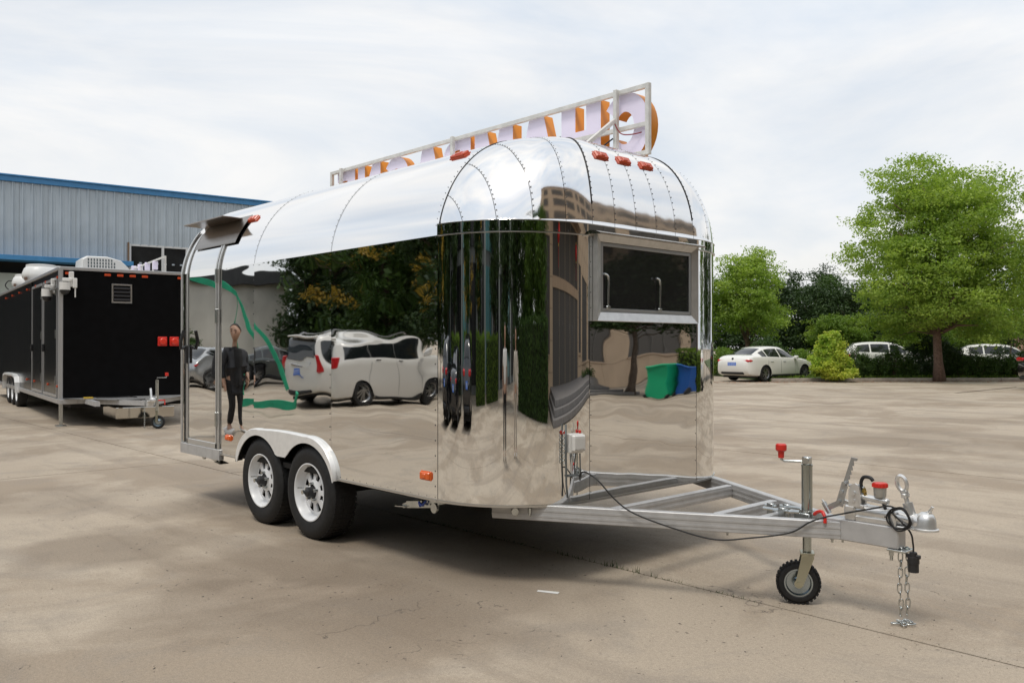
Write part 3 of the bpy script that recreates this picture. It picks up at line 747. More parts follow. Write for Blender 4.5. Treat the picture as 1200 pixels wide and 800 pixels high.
# ------------------------------------------------------------------ drawbar, coupler, jockey wheel
ZT = .497
m = MB()
def cbeam(a, b, w=.055, h=.095, z=ZT, mb=None):
    mb = mb or m
    a = Vector((a[0], a[1], z-h/2)); b = Vector((b[0], b[1], z-h/2)); mb.bar(a, b, w, h, 0, ch=.004)
    d = (b-a).normalized(); s_ = Vector((d.y, -d.x, 0))
    for q in (-.018, .016):   # rolled grooves in the web
        for sg in (1, -1): mb.bar(a+s_*sg*(w/2+.001)+Vector((0, 0, q)), b+s_*sg*(w/2+.001)+Vector((0, 0, q)), .003, .012, 0)
cbeam((.27, .22), (2.0, 1.215)); cbeam((.27, WT-.22), (2.0, WT-1.215)); 
frame = m.build('drawbar_frame', frame_paint, T)
m = MB(); cbeam((.88, .62), (.88, WT-.62), .045, .08, ZT-.006, m); m.build('cross_member', frame_paint, frame)
m = MB(); cbeam((1.40, .93), (1.40, WT-.93), .05, .08, ZT-.004, m); m.build('cross_member', frame_paint, frame)
m = MB(); cbeam((1.62, 1.05), (1.62, WT-1.05), .04, .07, ZT-.006, m); m.build('cross_member', frame_paint, frame)
m = MB(); m.box((1.90, YC-.05, ZT-.098), (2.32, YC+.05, ZT+.016), 0, .006); m.build('drawbar_tube', frame_paint, frame)
m = MB()
for (x, y, z) in ((1.95, YC-.02, ZT-.11), (1.99, YC+.02, ZT-.11), (1.47, .935, ZT-.105), (.5, .31, ZT-.05)):
    m.cyl((x, y, z), (x, y, z+.03), .012, 6); m.cyl((x, y, z-.015), (x, y, z), .007, 6)
m.box((2.262, YC-.055, ZT-.112), (2.36, YC+.055, ZT-.100), 0, .002); m.cyl((2.28, YC-.035, ZT-.16), (2.28, YC-.035, ZT-.10), .009, 8); m.cyl((2.28, YC-.035, ZT-.135), (2.28, YC-.035, ZT-.115), .014, 6)
m.cyl((.41, .265, .455), (.44, .245, .455), .022, 12)
m.build('frame_bolt', zinc, frame)
# coupler body
ZC = ZT+.016
m = MB()
m.box((2.03, YC-.050, ZC), (2.09, YC+.050, ZC+.082), 0, .008)           # mounting block
m.box((2.09, YC-.045, ZC), (2.27, YC+.045, ZC+.030), 0, .004)
m.cyl((2.06, YC, ZC+.05), (2.29, YC, ZC+.05), .040, 24)
m.box((2.265, YC-.046, ZC-.002), (2.305, YC+.046, ZC+.078), 0, .006)
m.box((2.02, YC-.028, ZC+.02), (2.035, YC+.028, ZC+.066), 0, .004)
cpl_m = mat('coupler_cast', (.70, .70, .69), .30, .7, noise=(18, .12), bump=(70, .0005))
cpl = m.build('coupler', cpl_m, T, auto=35)
m = MB()  # ball cup: tapering neck to a domed head with a flat rim
m.ring([(2.29, YC, ZC+.045), (2.35, YC, ZC+.040), (2.39, YC, ZC+.036)], False, [.040, .034, .038], 20, 0)
m.lathe([(0, .066), (.022, .064), (.038, .052), (.048, .030), (.051, .0), (.054, -.014), (.062, -.018), (.062, -.028), (.0, -.028)], (2.440, YC, ZC+.026), (0, 0, 1), 28)
m.box((2.31, YC-.048, ZC-.002), (2.47, YC+.048, ZC+.008), 0, .004); m.ring([(2.37, YC, ZC+.036), (2.44, YC, ZC+.034)], False, [.040, .046], 20, 0)
m.cyl((2.455, YC, ZC+.06), (2.455, YC, ZC+.094), .015, 14); m.tube([(2.455, YC, ZC+.09), (2.470, YC, ZC+.112), (2.474, YC, ZC+.122)], .008, 8); m.tube([(2.445, YC, ZC+.088), (2.462, YC, ZC+.088)], .009, 8)
m.build('ball_cup', cpl_m, cpl, auto=35)
m = MB()  # hand grip of the coupler: socket, threaded stem and ring
a = Vector((2.372, YC, ZC+.045)); d = Vector((-.28, 0, .96)).normalized()
m.cyl(a, a+d*.085, .026, 20, 0, .025); m.cyl(a+d*.085, a+d*.120, .012, 10); m.box((-.012, -.028, -.010), (.012, .028, .012), 0, .003, Matrix.Translation(a+d*.122))
m.cyl(a+d*.118, a+d*.145, .020, 12)
c = a+d*.185; up = d; sdv = Vector((d.z, 0, -d.x))
m.loop([c+up*.040*math.cos(t)+sdv*.024*math.sin(t) for t in np.linspace(0, 2*PI, 21)[:-1]], .0105, 8)
m.build('coupler_grip', cpl_m, cpl, auto=40)
# overrun brake: disc bracket, master cylinder, reservoir, ratchet lever
m = MB()
zc = ZC+.13
m.prism([(2.055, ZC+.075), (2.055, zc+.03), (2.066, zc+.062), (2.09, zc+.072), (2.112, zc+.058), (2.12, zc+.02), (2.12, ZC+.08)], YC-.048, YC-.034, 0, 'y')
m.prism([(2.065, ZC+.075), (2.065, zc+.03), (2.075, zc+.055), (2.09, zc+.064), (2.108, zc+.052), (2.13, zc-.01), (2.13, ZC+.08)], YC-.005, YC+.010, 0, 'y')
m.box((2.055, YC-.045, ZC+.070), (2.14, YC+.03, ZC+.090), 0, .004)
m.cyl((2.085, YC-.06, zc+.02), (2.085, YC+.02, zc+.02), .012, 10); m.cyl((2.085, YC-.055, zc-.02), (2.085, YC+.02, zc-.02), .009, 8)
br = m.build('brake_bracket', cpl_m, T, auto=35)
m = MB(); m.cyl((2.09, YC-.015, ZC+.132), (2.245, YC-.015, ZC+.120), .0175, 16); m.sphere((2.245, YC-.015, ZC+.120), .0185, 12, 8); m.build('master_cylinder', cpl_m, br, auto=40)
m = MB(); m.lathe([(0, -.055), (.027, -.053), (.031, -.045), (.033, .0), (.0, .0)], (2.212, YC-.015, ZC+.192), (0, 0, 1), 24); m.build('reservoir', mat('reservoir_cast', (.45, .45, .43), .4, .6), br, auto=40)
m = MB(); m.lathe([(0, .022), (.034, .020), (.037, .014), (.037, -.003), (.0, -.004)], (2.212, YC-.015, ZC+.196), (0, 0, 1), 24)
for k in range(16): a = 2*PI*k/16; m.box((2.212+.0365*math.cos(a)-.003, YC-.015+.0365*math.sin(a)-.003, ZC+.194), (2.212+.0365*math.cos(a)+.003, YC-.015+.0365*math.sin(a)+.003, ZC+.212))
m.build('reservoir_cap', red_plastic, br, auto=40)
m = MB(); m.tube(smooth_path([(2.135, YC-.02, ZC+.150), (2.112, YC-.02, ZC+.195), (2.125, YC-.02, ZC+.235), (2.160, YC-.02, ZC+.238), (2.178, YC-.02, ZC+.222)], 6), .0095, 10); m.build('brake_hose', cable_mat, br, smooth=True)
m = MB(); m.cyl((2.135, YC-.02, ZC+.14), (2.128, YC-.02, ZC+.178), .010, 8); m.cyl((2.128, YC-.02, ZC+.155), (2.132, YC-.02, ZC+.168), .014, 6); m.build('hose_fitting', mat('brass', (.50, .36, .12), .3, .9), br)
m = MB()  # toothed hand lever
pts = [(1.985, ZC+.095), (2.005, ZC+.085), (2.035, ZC+.16), (2.055, ZC+.235)]
tp = [(2.020+.052*0, 0)]
base = Vector((1.995, 0, ZC+.075)); tip = Vector((2.072, 0, ZC+.335)); dr = (tip-base).normalized(); nn = Vector((dr.z, 0, -dr.x))
out_ = [base-nn*.016]
out_.append(tip-nn*.010); out_.append(tip+nn*.024+dr*.006); out_.append(tip+nn*.024-dr*.008); out_.append(tip+nn*.006-dr*.016)
for k in range(6):
    b_ = tip-dr*(.030+.026*k); out_.append(b_+nn*.012); out_.append(b_+nn*.016-dr*.010); out_.append(b_+nn*.006-dr*.014)
out_.append(base+nn*.020)
m.prism([(p.x, p.z) for p in out_], YC-.030, YC-.022, 0, 'y')
m.prism([(p.x+.004, p.z-.005) for p in (base-nn*.02, base+dr*.12-nn*.02, base+dr*.12+nn*.015, base+nn*.022)], YC-.044, YC-.038, 0, 'y')
for q in (.02, .075, .125): p = base+dr*q; m.cyl((p.x, YC-.056, p.z), (p.x, YC-.015, p.z), .011, 8)
m.bar((1.995, YC-.03, ZC+.083), (1.925, YC-.03, ZC+.045), .012, .030, 0, ch=.002); m.cyl((1.905, YC-.03, ZC+.075), (1.940, YC-.03, ZC+.020), .013, 10); m.tube([(1.913, YC-.03, ZC+.070), (1.896, YC-.03, ZC+.088)], .005, 6)
m.bar((1.998, YC-.03, ZC+.10), (2.07, YC-.03, ZC+.085), .02, .024, 0, ch=.002)
m.cyl((2.045, YC-.02, ZC+.185), (2.13, YC-.02, ZC+.180), .008, 8)
m.build('brake_lever', steel, br, auto=35)
m = MB(); m.tube(smooth_path([(2.232, YC-.02, ZC+.11), (2.245, YC-.02, ZC+.075), (2.252, YC-.035, ZC+.04)], 5), .009, 8); m.build('brake_hose', cable_mat, br, smooth=True)
# safety chains
ch_ = MB()
link0 = None
def link(parent, c, ang, tilt=0):
    global link0
    if link0 is None:
        q = MB(); pts = []
        for t in np.linspace(0, 2*PI, 17)[:-1]: pts.append((.0105*math.sin(t), 0, .020*math.cos(t)+(.006 if math.cos(t) > 0 else -.006)))
        q.loop(pts, .0034, 6); link0 = q.build('chain_link', zinc, parent, smooth=True); o = link0
    else: o = inst(link0, parent)
    o.location = c; o.rotation_euler = (tilt, 0, ang); return o
for i_, (dx, dy) in enumerate(((2.318, -.018), (2.338, .022))):
    q = MB(); q.loop([(dx+.013*math.cos(a), YC+dy, ZT-.104+.013*math.sin(a)) for a in np.linspace(0, 2*PI, 13)[:-1]], .004, 6)
    chn = q.build('safety_chain', zinc, T, smooth=True)
    z = ZT-.140; k = 0
    while z > .045:
        link(chn, (dx+.003*math.sin(k*1.3+i_), YC+dy+.003*math.cos(k), z), (k % 2)*PI/2+.5+.25*math.sin(k*2+i_)); z -= .0405; k += 1
    for j in range(3):
        link(chn, (dx+(.018*j-.018)*(1 if i_ else -1), YC+dy+.010*math.sin(j*2), .012+.008*(j % 2)), .4+j*.9, PI/2+.25*math.sin(j*3))
# jockey wheel
XJW, YJW = 1.79, YC
m = MB(); m.cyl((XJW, YJW, .40), (XJW, YJW, .775), .030, 24); m.cyl((XJW, YJW, .772), (XJW, YJW, .782), .032, 24)
m.cyl((XJW, YJW, .29), (XJW, YJW, .41), .024, 20)
jock = m.build('jockey_stand', mat('zinc_tube', (.42, .45, .43), .2, 1.0, noise=(4, .15)), T, auto=40)
m = MB(); m.box((XJW-.022, YJW-.020, .782), (XJW+.022, YJW+.020, .825), 0, .004); m.tube([(XJW-.01, YJW, .798), (XJW-.115, YJW-.045, .795), (XJW-.128, YJW-.052, .803), (XJW-.130, YJW-.053, .83)], .0075, 10); m.build('crank_arm', zinc, jock, auto=40)
m = MB(); m.lathe([(0, .082), (.024, .081), (.031, .074), (.031, .046), (.026, .040), (.018, .036), (.016, 0), (0, 0)], (XJW-.130, YJW-.053, .812), (0, 0, 1), 20); m.build('crank_knob', red_plastic, jock, auto=35)
m = MB(); m.box((XJW-.055, YJW-.05, ZT-.07), (XJW+.04, YJW-.038, ZT+.015), 0, .003); m.tube([(XJW-.24, YJW-.06, ZT+.015), (XJW-.10, YJW-.05, ZT+.012), (XJW-.02, YJW-.045, ZT+.02)], .010, 8)
m.tube([(XJW-.20, YJW+.06, ZT+.016), (XJW-.08, YJW+.045, ZT+.022), (XJW+.02, YJW+.03, ZT+.02)], .010, 8)
for x, y in ((-.24, .02), (-.12, -.06), (-.16, .06)): m.box((XJW+x-.02, YJW+y-.012, ZT-.05), (XJW+x+.02, YJW+y+.012, ZT+.032), 0, .003); m.cyl((XJW+x-.035, YJW+y, ZT+.018), (XJW+x+.035, YJW+y, ZT+.018), .008, 8)
m.lathe([(.031, -.012), (.038, -.012), (.038, .012), (.031, .012)], (XJW, YJW, ZT+.018), (0, 0, 1), 20); m.build('jockey_clamp', zinc, jock, auto=40)
m = MB(); m.tube([(XJW+.03, YJW-.03, ZT+.018), (XJW+.075, YJW-.06, ZT+.020)], .006, 8); m.build('clamp_rod', zinc, jock, smooth=True)
m = MB(); m.tube(smooth_path([(XJW+.075, YJW-.06, ZT+.022), (XJW+.10, YJW-.07, ZT+.040), (XJW+.135, YJW-.085, ZT+.046), (XJW+.155, YJW-.095, ZT+.020), (XJW+.158, YJW-.10, ZT-.01)], 5), .0095, 10); m.build('clamp_handle', red_plastic, jock, smooth=True)
# wheel with fork; turned so its face looks towards the camera side
rj = .118; ja = R(-58); jc = Vector((XJW-.035, YJW-.035, rj)); jx = Vector((math.cos(ja), math.sin(ja), 0))   # axle direction (pointing to the viewer)
m = MB(); m.lathe([(.072, -.020), (.076, .020), (.082, .030), (.100, .032), (.110, .026), (rj, .012), (rj, -.012), (.110, -.026), (.100, -.032), (.082, -.03), (.072, -.02)], jc, jx, 40)
ju = Vector((-jx.y, jx.x, 0))
for k in range(30):
    a = 2*PI*k/30
    for sg in (-1, 1):
        a_ = a+(.1 if sg > 0 else 0); e1 = ju*math.cos(a_)+Vector((0, 0, 1))*math.sin(a_); e2 = -ju*math.sin(a_)+Vector((0, 0, 1))*math.cos(a_)
        M = Matrix(((jx.x, e2.x, e1.x, jc.x), (jx.y, e2.y, e1.y, jc.y), (jx.z, e2.z, e1.z, jc.z), (0, 0, 0, 1)))
        m.box((.004*sg if sg > 0 else -.030, -.0075, rj-.006), (.030 if sg > 0 else -.004, .0075, rj+.0035), 0, 0, M)
jt = m.build('jockey_tyre', rubber, jock, auto=40)
m = MB(); rm = mat('zinc_rim', (.40, .46, .50), .22, 1.0)
m.lathe([(.078, .024), (.070, .024), (.064, .006), (.030, .002), (.026, .014), (.0, .014)], jc, jx, 36); m.lathe([(.078, -.024), (.070, -.024), (.064, -.006), (0, -.006)], jc, jx, 36); m.build('jockey_rim', rm, jt, auto=30)
m = MB()
for sg in (1, -1):
    s_ = jx*(.043*sg); top_ = Vector((XJW, YJW, .285)); 
    pA = jc+s_; 
    q = [pA+ju*-.022+Vector((0, 0, -.014)), pA+ju*.022+Vector((0, 0, -.014)), top_+s_+ju*.035+Vector((0, 0, -.02)), top_+s_+ju*.030+Vector((0, 0, .0)), top_+s_-ju*.03, top_+s_-ju*.034+Vector((0, 0, -.02))]
    vs = [p for p in q]+[p+jx*.004*sg for p in q]; n = 6
    m.add(vs, [tuple(range(6)), tuple(range(6, 12))]+[(i, (i+1) % 6, (i+1) % 6+6, i+6) for i in range(6)])
    m.cyl(pA, pA+jx*.012*sg, .014, 6); m.cyl(pA, pA+jx*.004*sg, .024, 14)
M = Matrix(((jx.x, ju.x, 0, XJW), (jx.y, ju.y, 0, YJW), (0, 0, 1, 0), (0, 0, 0, 1)))
m.box((-.047, -.038, .278), (.047, .038, .290), 0, .002, M)
m.build('fork', mat('yellow_zinc', (.50, .49, .38), .3, .9), jock)
# electric cable to the coupler and its plug
cp = [(.68, .56, .64), (.70, .54, .68), (.76, .52, .70), (.862, .511, .667), (.959, .555, .56), (1.058, .605, .487), (1.249, .72, .414), (1.447, .84, .364), (1.615, .944, .384), (1.792, 1.045, .425), (1.881, 1.096, .488), (1.945, 1.140, .520), (2.03, 1.178, .546), (2.10, YC-.062, .568), (2.20, YC-.056, ZC+.085), (2.27, YC-.045, ZC+.105), (2.31, YC-.03, ZC+.09)]
m = MB(); m.tube(smooth_path(cp, 8), .0048, 8)
loop_ = []
for k in range(44):
    a = 2*PI*k/20; loop_.append((2.318+.010*k/22+.052*math.cos(a+1.7)+.004*math.sin(k), YC-.052+.004*math.cos(k*.6), ZC+.045+(.056+.006*math.sin(k*.5))*math.sin(a+1.7)))
m.tube(smooth_path([cp[-1]]+loop_, 2), .0048, 6)
m.tube(smooth_path([loop_[-1], (2.372, YC-.035, ZC-.01), (2.388, YC-.03, .44), (2.390, YC-.03, .395)], 6), .0048, 8)
cab = m.build('cable', cable_mat, T, smooth=True)
m = MB(); m.lathe([(0, .0), (.008, 0), (.018, -.004), (.020, -.025), (.028, -.028), (.029, -.060), (.026, -.062), (.026, -.105), (0, -.105)], (2.390, YC-.03, .400), (0, 0, 1), 16); m.box((2.355, YC-.04, .365), (2.425, YC-.02, .385), 0, .003); m.build('plug', black_plastic, cab, auto=40)
# folded corner steadies under the floor
def steady(x, y, dirx, leg=.27):
    m = MB(); z = .445
    a = Vector((x, y, z)); b = Vector((x-leg*dirx, y-.02, z-.035))
    m.bar(a, b, .05, .05, 0, ch=.004); m.box((x-.05, y-.035, z), (x+.06, y+.035, z+.045), 0, .004)
    m.bar(b+Vector((.01*dirx, 0, -.012)), b+Vector((-.10*dirx, 0, -.022)), .09, .006)
    m.bar(b+Vector((0, 0, 0)), b+Vector((-.05*dirx, 0, -.02)), .03, .03)
    m.lathe([(0, .008), (.032, .008), (.032, -.008), (0, -.008)], (x+.03*dirx, y-.04, z-.02), (0, 1, 0), 16)
    for q in (.03, .12): m.cyl(a+(b-a)*(q/leg)+Vector((0, -.035, .0)), a+(b-a)*(q/leg)+Vector((0, .03, 0)), .008, 8)
    o = m.build('corner_steady', zinc, T)
    q = MB(); q.tube(smooth_path([(x-.05*dirx, y-.045, z+.02), (x-.08*dirx, y-.055, z-.015), (x-.12*dirx, y-.05, z+.0), (x-.11*dirx, y-.045, z-.03)], 4), .008, 6); q.build('pull_cord', mat('blue_cord', (.03, .07, .35), .4), o, smooth=True)
steady(-.14, .10, 1); steady(-3.62, .12, -1, .25); steady(-.14, WT-.12, 1)
# ------------------------------------------------------------------ illuminated-letter sign on the roof (seen from behind)
YS = 1.93; XS0, XS1 = .13, -4.45; SZ0, SZ1 = 2.935, 3.445
sf = mat('sign_frame_steel', (.74, .73, .69), .42, .3, noise=(12, .12))
m = MB(); bw = .036
m.bar((XS1, YS, SZ1), (XS0, YS, SZ1), bw, bw, 0, ch=.003); m.bar((XS1, YS, SZ0), (XS0, YS, SZ0), bw*.9, bw*.9, 0, ch=.003); m.bar((XS1, YS, 3.155), (XS0, YS, 3.155), bw*.8, bw*.95, 0, ch=.003)
m.bar((XS0, YS, SZ0-.019), (XS0, YS, SZ1+.019), bw*1.02, bw*1.02, 0, (1, 0, 0), .003); m.bar((XS1, YS, SZ0-.019), (XS1, YS, SZ1+.019), bw*1.02, bw*1.02, 0, (1, 0, 0), .003)
for x in (-.16, -2.2, -4.2):
    m.bar((x, YS-.034, 2.74), (x, YS-.034, SZ1+.02), bw, bw, 0, (1, 0, 0), .003); m.bar((x-.02, YS-.62, 2.80), (x, YS-.055, 3.22), bw*.9, bw*.9, 0, ch=.003)
sign = m.build('roof_sign', sf, T, label='long metal frame of orange sided letters standing on the roof, seen from behind')
lav = mat('letter_back', (.86, .80, .97), .5); org = mat('letter_side', (.72, .25, .012), .45)
def arc(cx, cy, rx, ry, a0, a1, n=18): return [(cx+rx*math.cos(R(lerp(a0, a1, i/n))), cy+ry*math.sin(R(lerp(a0, a1, i/n)))) for i in range(n+1)]
w = .80; t_ = .29
LET = {
 'C': [arc(.44, .5, .44, .5, 38, 322, 26)+arc(.44, .5, .17, .23, 322, 38, 26)],
 'H': [[(0, 0), (t_, 0), (t_, .40), (w-t_, .40), (w-t_, 0), (w, 0), (w, 1), (w-t_, 1), (w-t_, .61), (t_, .61), (t_, 1), (0, 1)]],
 'A': [[(0, 0), (.27, 0), (.32, .18), (.56, .18), (.61, 0), (.88, 0), (.60, 1), (.28, 1)], [(.36, .38), (.50, .38), (.43, .68)]],
 'M': [[(0, 0), (.24, 0), (.24, .55), (.38, 0), (.58, 0), (.72, .55), (.72, 0), (.96, 0), (.96, 1), (.64, 1), (.48, .42), (.32, 1), (0, 1)]],
 'P': [[(0, 0), (t_, 0), (t_, .34)]+arc(.40, .67, .36, .33, -90, 90, 14)+[(0, 1)], [(t_, .53), (t_, .81)]+arc(.38, .67, .14, .14, 90, -90, 8)],
 'G': [arc(.44, .5, .44, .5, 40, 335, 26)+[(.86, .55), (.46, .55), (.46, .37), (.62, .37), (.62, .30)]+arc(.44, .5, .21, .27, 310, 40, 22)],
 'N': [[(0, 0), (.25, 0), (.25, .52), (.54, 0), (.80, 0), (.80, 1), (.55, 1), (.55, .48), (.26, 1), (0, 1)]],
 'E': [[(0, 0), (.66, 0), (.66, .21), (t_, .21), (t_, .40), (.60, .40), (.60, .60), (t_, .60), (t_, .79), (.66, .79), (.66, 1), (0, 1)]]}
def letter(ch, x0, z0, H, depth, yf, parent):
    """readable from +y: letter runs towards -x; back face at y=yf"""
    cu = bpy.data.curves.new('l', 'CURVE'); cu.dimensions = '2D'; cu.fill_mode = 'BOTH'; cu.extrude = depth/2
    for lp in LET[ch]:
        s_ = cu.splines.new('POLY'); s_.points.add(len(lp)-1)
        for p, (a, b) in zip(s_.points, lp): p.co = (a*H*.99, b*H, 0, 1)
        s_.use_cyclic_u = True
    tmp = bpy.data.objects.new('t', cu); COL.objects.link(tmp)
    me = bpy.data.meshes.new_from_object(tmp.evaluated_get(bpy.context.evaluated_depsgraph_get()))
    bpy.data.objects.remove(tmp)
    M = Matrix(((-1, 0, 0, x0), (0, 0, 1, yf+depth/2), (0, 1, 0, z0), (0, 0, 0, 1))); me.transform(M)
    me.materials.clear(); me.materials.append(lav); me.materials.append(org)
    for p in me.polygons: p.material_index = 0 if abs(p.normal.y) > .9 and p.center.y < yf+depth/2 else 1
    o = bpy.data.objects.new('letter', me); COL.objects.link(o); o.parent = parent; o['label'] = 'letter '+ch; return o
x = .125
for ch in 'CHAMPAGNE':
    letter(ch, x, SZ0-.045, .555, .11, YS+.022, sign)
    wd = max(p[0] for p in LET[ch][0])*.555*.99; x -= wd+(.060 if ch not in 'P' else .01)
m = MB(); m.tube(smooth_path([(-.15, YS-.06, 3.19), (-.10, YS-.05, 3.11), (-.02, YS-.03, 3.09), (.06, YS+.01, 3.10)], 6), .005, 6); m.build('wire', mat('wire_red', (.25, .02, .03), .5), sign, smooth=True)
m = MB(); m.tube(smooth_path([(-.17, YS-.06, 3.08), (-.26, YS-.16, 2.98), (-.34, YS-.28, 2.90), (-.42, YS-.45, 2.84)], 6), .006, 6); m.tube(smooth_path([(-.80, YS, 3.22), (-.79, YS-.01, 3.16), (-.82, YS, 3.10)], 6), .004, 6); m.build('wire', cable_mat, sign, smooth=True)
# ------------------------------------------------------------------ foliage
def leaves(name, C_, size, mt, parent=None, up=.35, aspect=.55, **props):
    """C_: Nx3 leaf centres; each leaf a folded diamond (2 triangles)"""
    N = len(C_); C_ = np.asarray(C_)
    n = RNG.normal(size=(N, 3)); n[:, 2] = np.abs(n[:, 2])+up; n /= np.linalg.norm(n, axis=1)[:, None]
    u = RNG.normal(size=(N, 3)); u -= n*(u*n).sum(1)[:, None]; u /= np.linalg.norm(u, axis=1)[:, None]; w = np.cross(n, u)
    s_ = (size*RNG.uniform(.6, 1.3, N))[:, None]
    v = np.stack([C_-u*s_*.5, C_+w*s_*aspect*.5+n*s_*.08, C_+u*s_*.5, C_-w*s_*aspect*.5+n*s_*.08], 1).reshape(-1, 3)
    me = bpy.data.meshes.new(name); me.vertices.add(4*N); me.vertices.foreach_set('co', v.astype(np.float32).ravel())
    me.loops.add(4*N); me.loops.foreach_set('vertex_index', np.arange(4*N, dtype=np.int32))
    me.polygons.add(N); me.polygons.foreach_set('loop_start', np.arange(0, 4*N, 4, dtype=np.int32)); me.polygons.foreach_set('loop_total', np.full(N, 4, dtype=np.int32))
    me.materials.append(mt); me.update(calc_edges=True)
    o = bpy.data.objects.new(name, me); COL.objects.link(o)
    if parent: o.parent = parent
    for k, q in props.items(): o[k] = q
    return o
def clumps(blobs, ncl, per, cs, flat=.45, shell=.55):
    """blobs: (x,y,z,rx,ry,rz). returns leaf centres and clump centres"""
    vol = np.array([b[3]*b[4]*b[5] for b in blobs]); p = vol/vol.sum()
    idx = RNG.choice(len(blobs), ncl, p=p); d = RNG.normal(size=(ncl, 3)); d /= np.linalg.norm(d, axis=1)[:, None]
    r = RNG.uniform(shell**3, 1, ncl)**(1/3); B = np.array([b for b in blobs])[idx]
    cc = B[:, :3]+d*r[:, None]*B[:, 3:6]
    sz = cs*RNG.uniform(.6, 1.35, ncl)
    L_ = np.repeat(cc, per, 0)+np.clip(RNG.normal(size=(ncl*per, 3)), -1.35, 1.35)*np.repeat(sz, per)[:, None]*np.array([.5, .5, .5*flat])
    return L_, cc
bark = mat('bark', (.13, .095, .07), .9, noise=(14, .35), bump=(35, .012))
bark_red = mat('bark_reddish', (.16, .10, .075), .9, noise=(14, .35), bump=(35, .012))
def tree(name, label, loc, H, crown_r, z0, ncl, per, leaf, mt, tr=.15, group=None, cs=.7, flat=.45, nblob=14, lean=0, brk=None, seedshape=1.0, top=.62, cat='tree', up=.35, shell=.5):
    rnd = random.Random(hash((round(loc[0], 2), round(loc[1], 2), 5)) & 0xffff)
    t = empty(name, label, cat, (loc[0], loc[1], loc[2] if len(loc) > 2 else 0), 0, group)
    blobs = []; ch_ = H-z0
    for i in range(nblob):
        f = (i+.5)/nblob; a = i*2.4+rnd.uniform(-.4, .4)
        prof = math.sin(PI*min(1, max(.04, (f*.86+.16))))**.75 if f > .12 else .55
        prof = math.sqrt(max(.05, 1-((f-.40)/.66)**2)) if f > .10 else .75
        rr = crown_r*prof*rnd.uniform(.50, .72); 
        br_ = crown_r*rnd.uniform(.30, .46)*(.6+.5*prof)
        blobs.append((rr*math.cos(a), rr*math.sin(a), z0+ch_*(.10+.80*f), br_, br_, br_*rnd.uniform(.5, .8)))
    blobs.append((0, 0, z0+ch_*.5, crown_r*.55, crown_r*.55, ch_*.42))
    blobs.append((rnd.uniform(-.1, .1)*crown_r, 0, H-crown_r*.22, crown_r*.3, crown_r*.3, crown_r*.24))
    L_, cc = clumps(blobs, ncl, per, cs, flat, shell)
    leaves('crown', L_, leaf, mt, t, up)
    bm_ = brk or bark; m = MB(); pth = []
    for i in range(9):
        f = i/8; z = f*(z0+ch_*.62); pth.append((lean*f*f+.06*math.sin(f*5+loc[0]), .05*math.sin(f*4+loc[1]), z))
    m.tube(pth, [tr*(1.35 if i == 0 else 1.0-.75*(i/8)) for i in range(9)], 12)
    m.build('trunk', bm_, t, smooth=True)
    m = MB()
    sel = RNG.choice(len(cc), min(34, len(cc)), replace=False)
    for k, b in enumerate([Vector(b[:3]) for b in blobs[:-1]]+[Vector(cc[q]) for q in sel]):
        f = min(.95, max(.30, (b.z-.25*ch_)/(z0+ch_*.62))); i = f*8; i0 = int(i); p = Vector(pth[i0]).lerp(Vector(pth[min(8, i0+1)]), i-i0)
        mid = p.lerp(b, .5)+Vector((0, 0, .12*(b-p).length)); r0 = tr*(.42 if k < nblob else .18)
        m.tube([p, mid, b], [r0, r0*.6, r0*.18], 6)
    m.build('branch', bm_, t, smooth=True, kind='stuff')
    return t
lm_bright = leaf_mat('leaf_bright', (.15, .25, .042), (.36, .45, .095), .42)
lm_mid = leaf_mat('leaf_mid', (.095, .175, .028), (.20, .28, .045), .35)
lm_dark = leaf_mat('leaf_dark', (.018, .042, .014), (.060, .100, .028), .15)
lm_hedge = leaf_mat('leaf_hedge', (.030, .070, .016), (.085, .145, .030), .2)
lm_yellow = leaf_mat('leaf_yellow', (.17, .33, .04), (.66, .64, .13), .4)
lm_willow = leaf_mat('leaf_willow', (.050, .105, .018), (.115, .185, .034), .25)
lm_flower = leaf_mat('leaf_flower', (.30, .20, .03), (.50, .34, .06), .2)

def shrub(name, label, loc, rx, ry, h, ncl, per, leaf, mt, cs=.25, group=None, cat='shrub', cone=False, shell=.7, core=None):
    t = empty(name, label, cat, loc, 0, group)
    if cone: bl = [(rx*.35*math.cos(i*2.4)*(1-i/12), ry*.35*math.sin(i*2.4)*(1-i/12), h*(.14+.068*i), rx*(1.0-.048*i)*.70, ry*(1.0-.048*i)*.70, h*.12) for i in range(12)]
    else: bl = [(0, 0, h*.45, rx*.85, ry*.85, h*.5)]+[(rx*.55*math.cos(a), ry*.55*math.sin(a), h*(.35+.22*(k % 3)), rx*.42, ry*.42, h*.28) for k, a in enumerate(np.linspace(0, 2*PI, 8)[:-1])]
    L_, cc = clumps(bl, ncl, per, cs, .7, shell); L_[:, 2] = np.maximum(L_[:, 2], .02)
    leaves('foliage', L_, leaf, mt, t)
    m = MB()
    for k in range(0, min(len(cc), 26)): m.tube([(0, 0, 0), (cc[k][0]*.4, cc[k][1]*.4, cc[k][2]*.5), tuple(cc[k])], [.025, .016, .006], 5)
    m.build('stem', bark, t, smooth=True, kind='stuff')
    return t
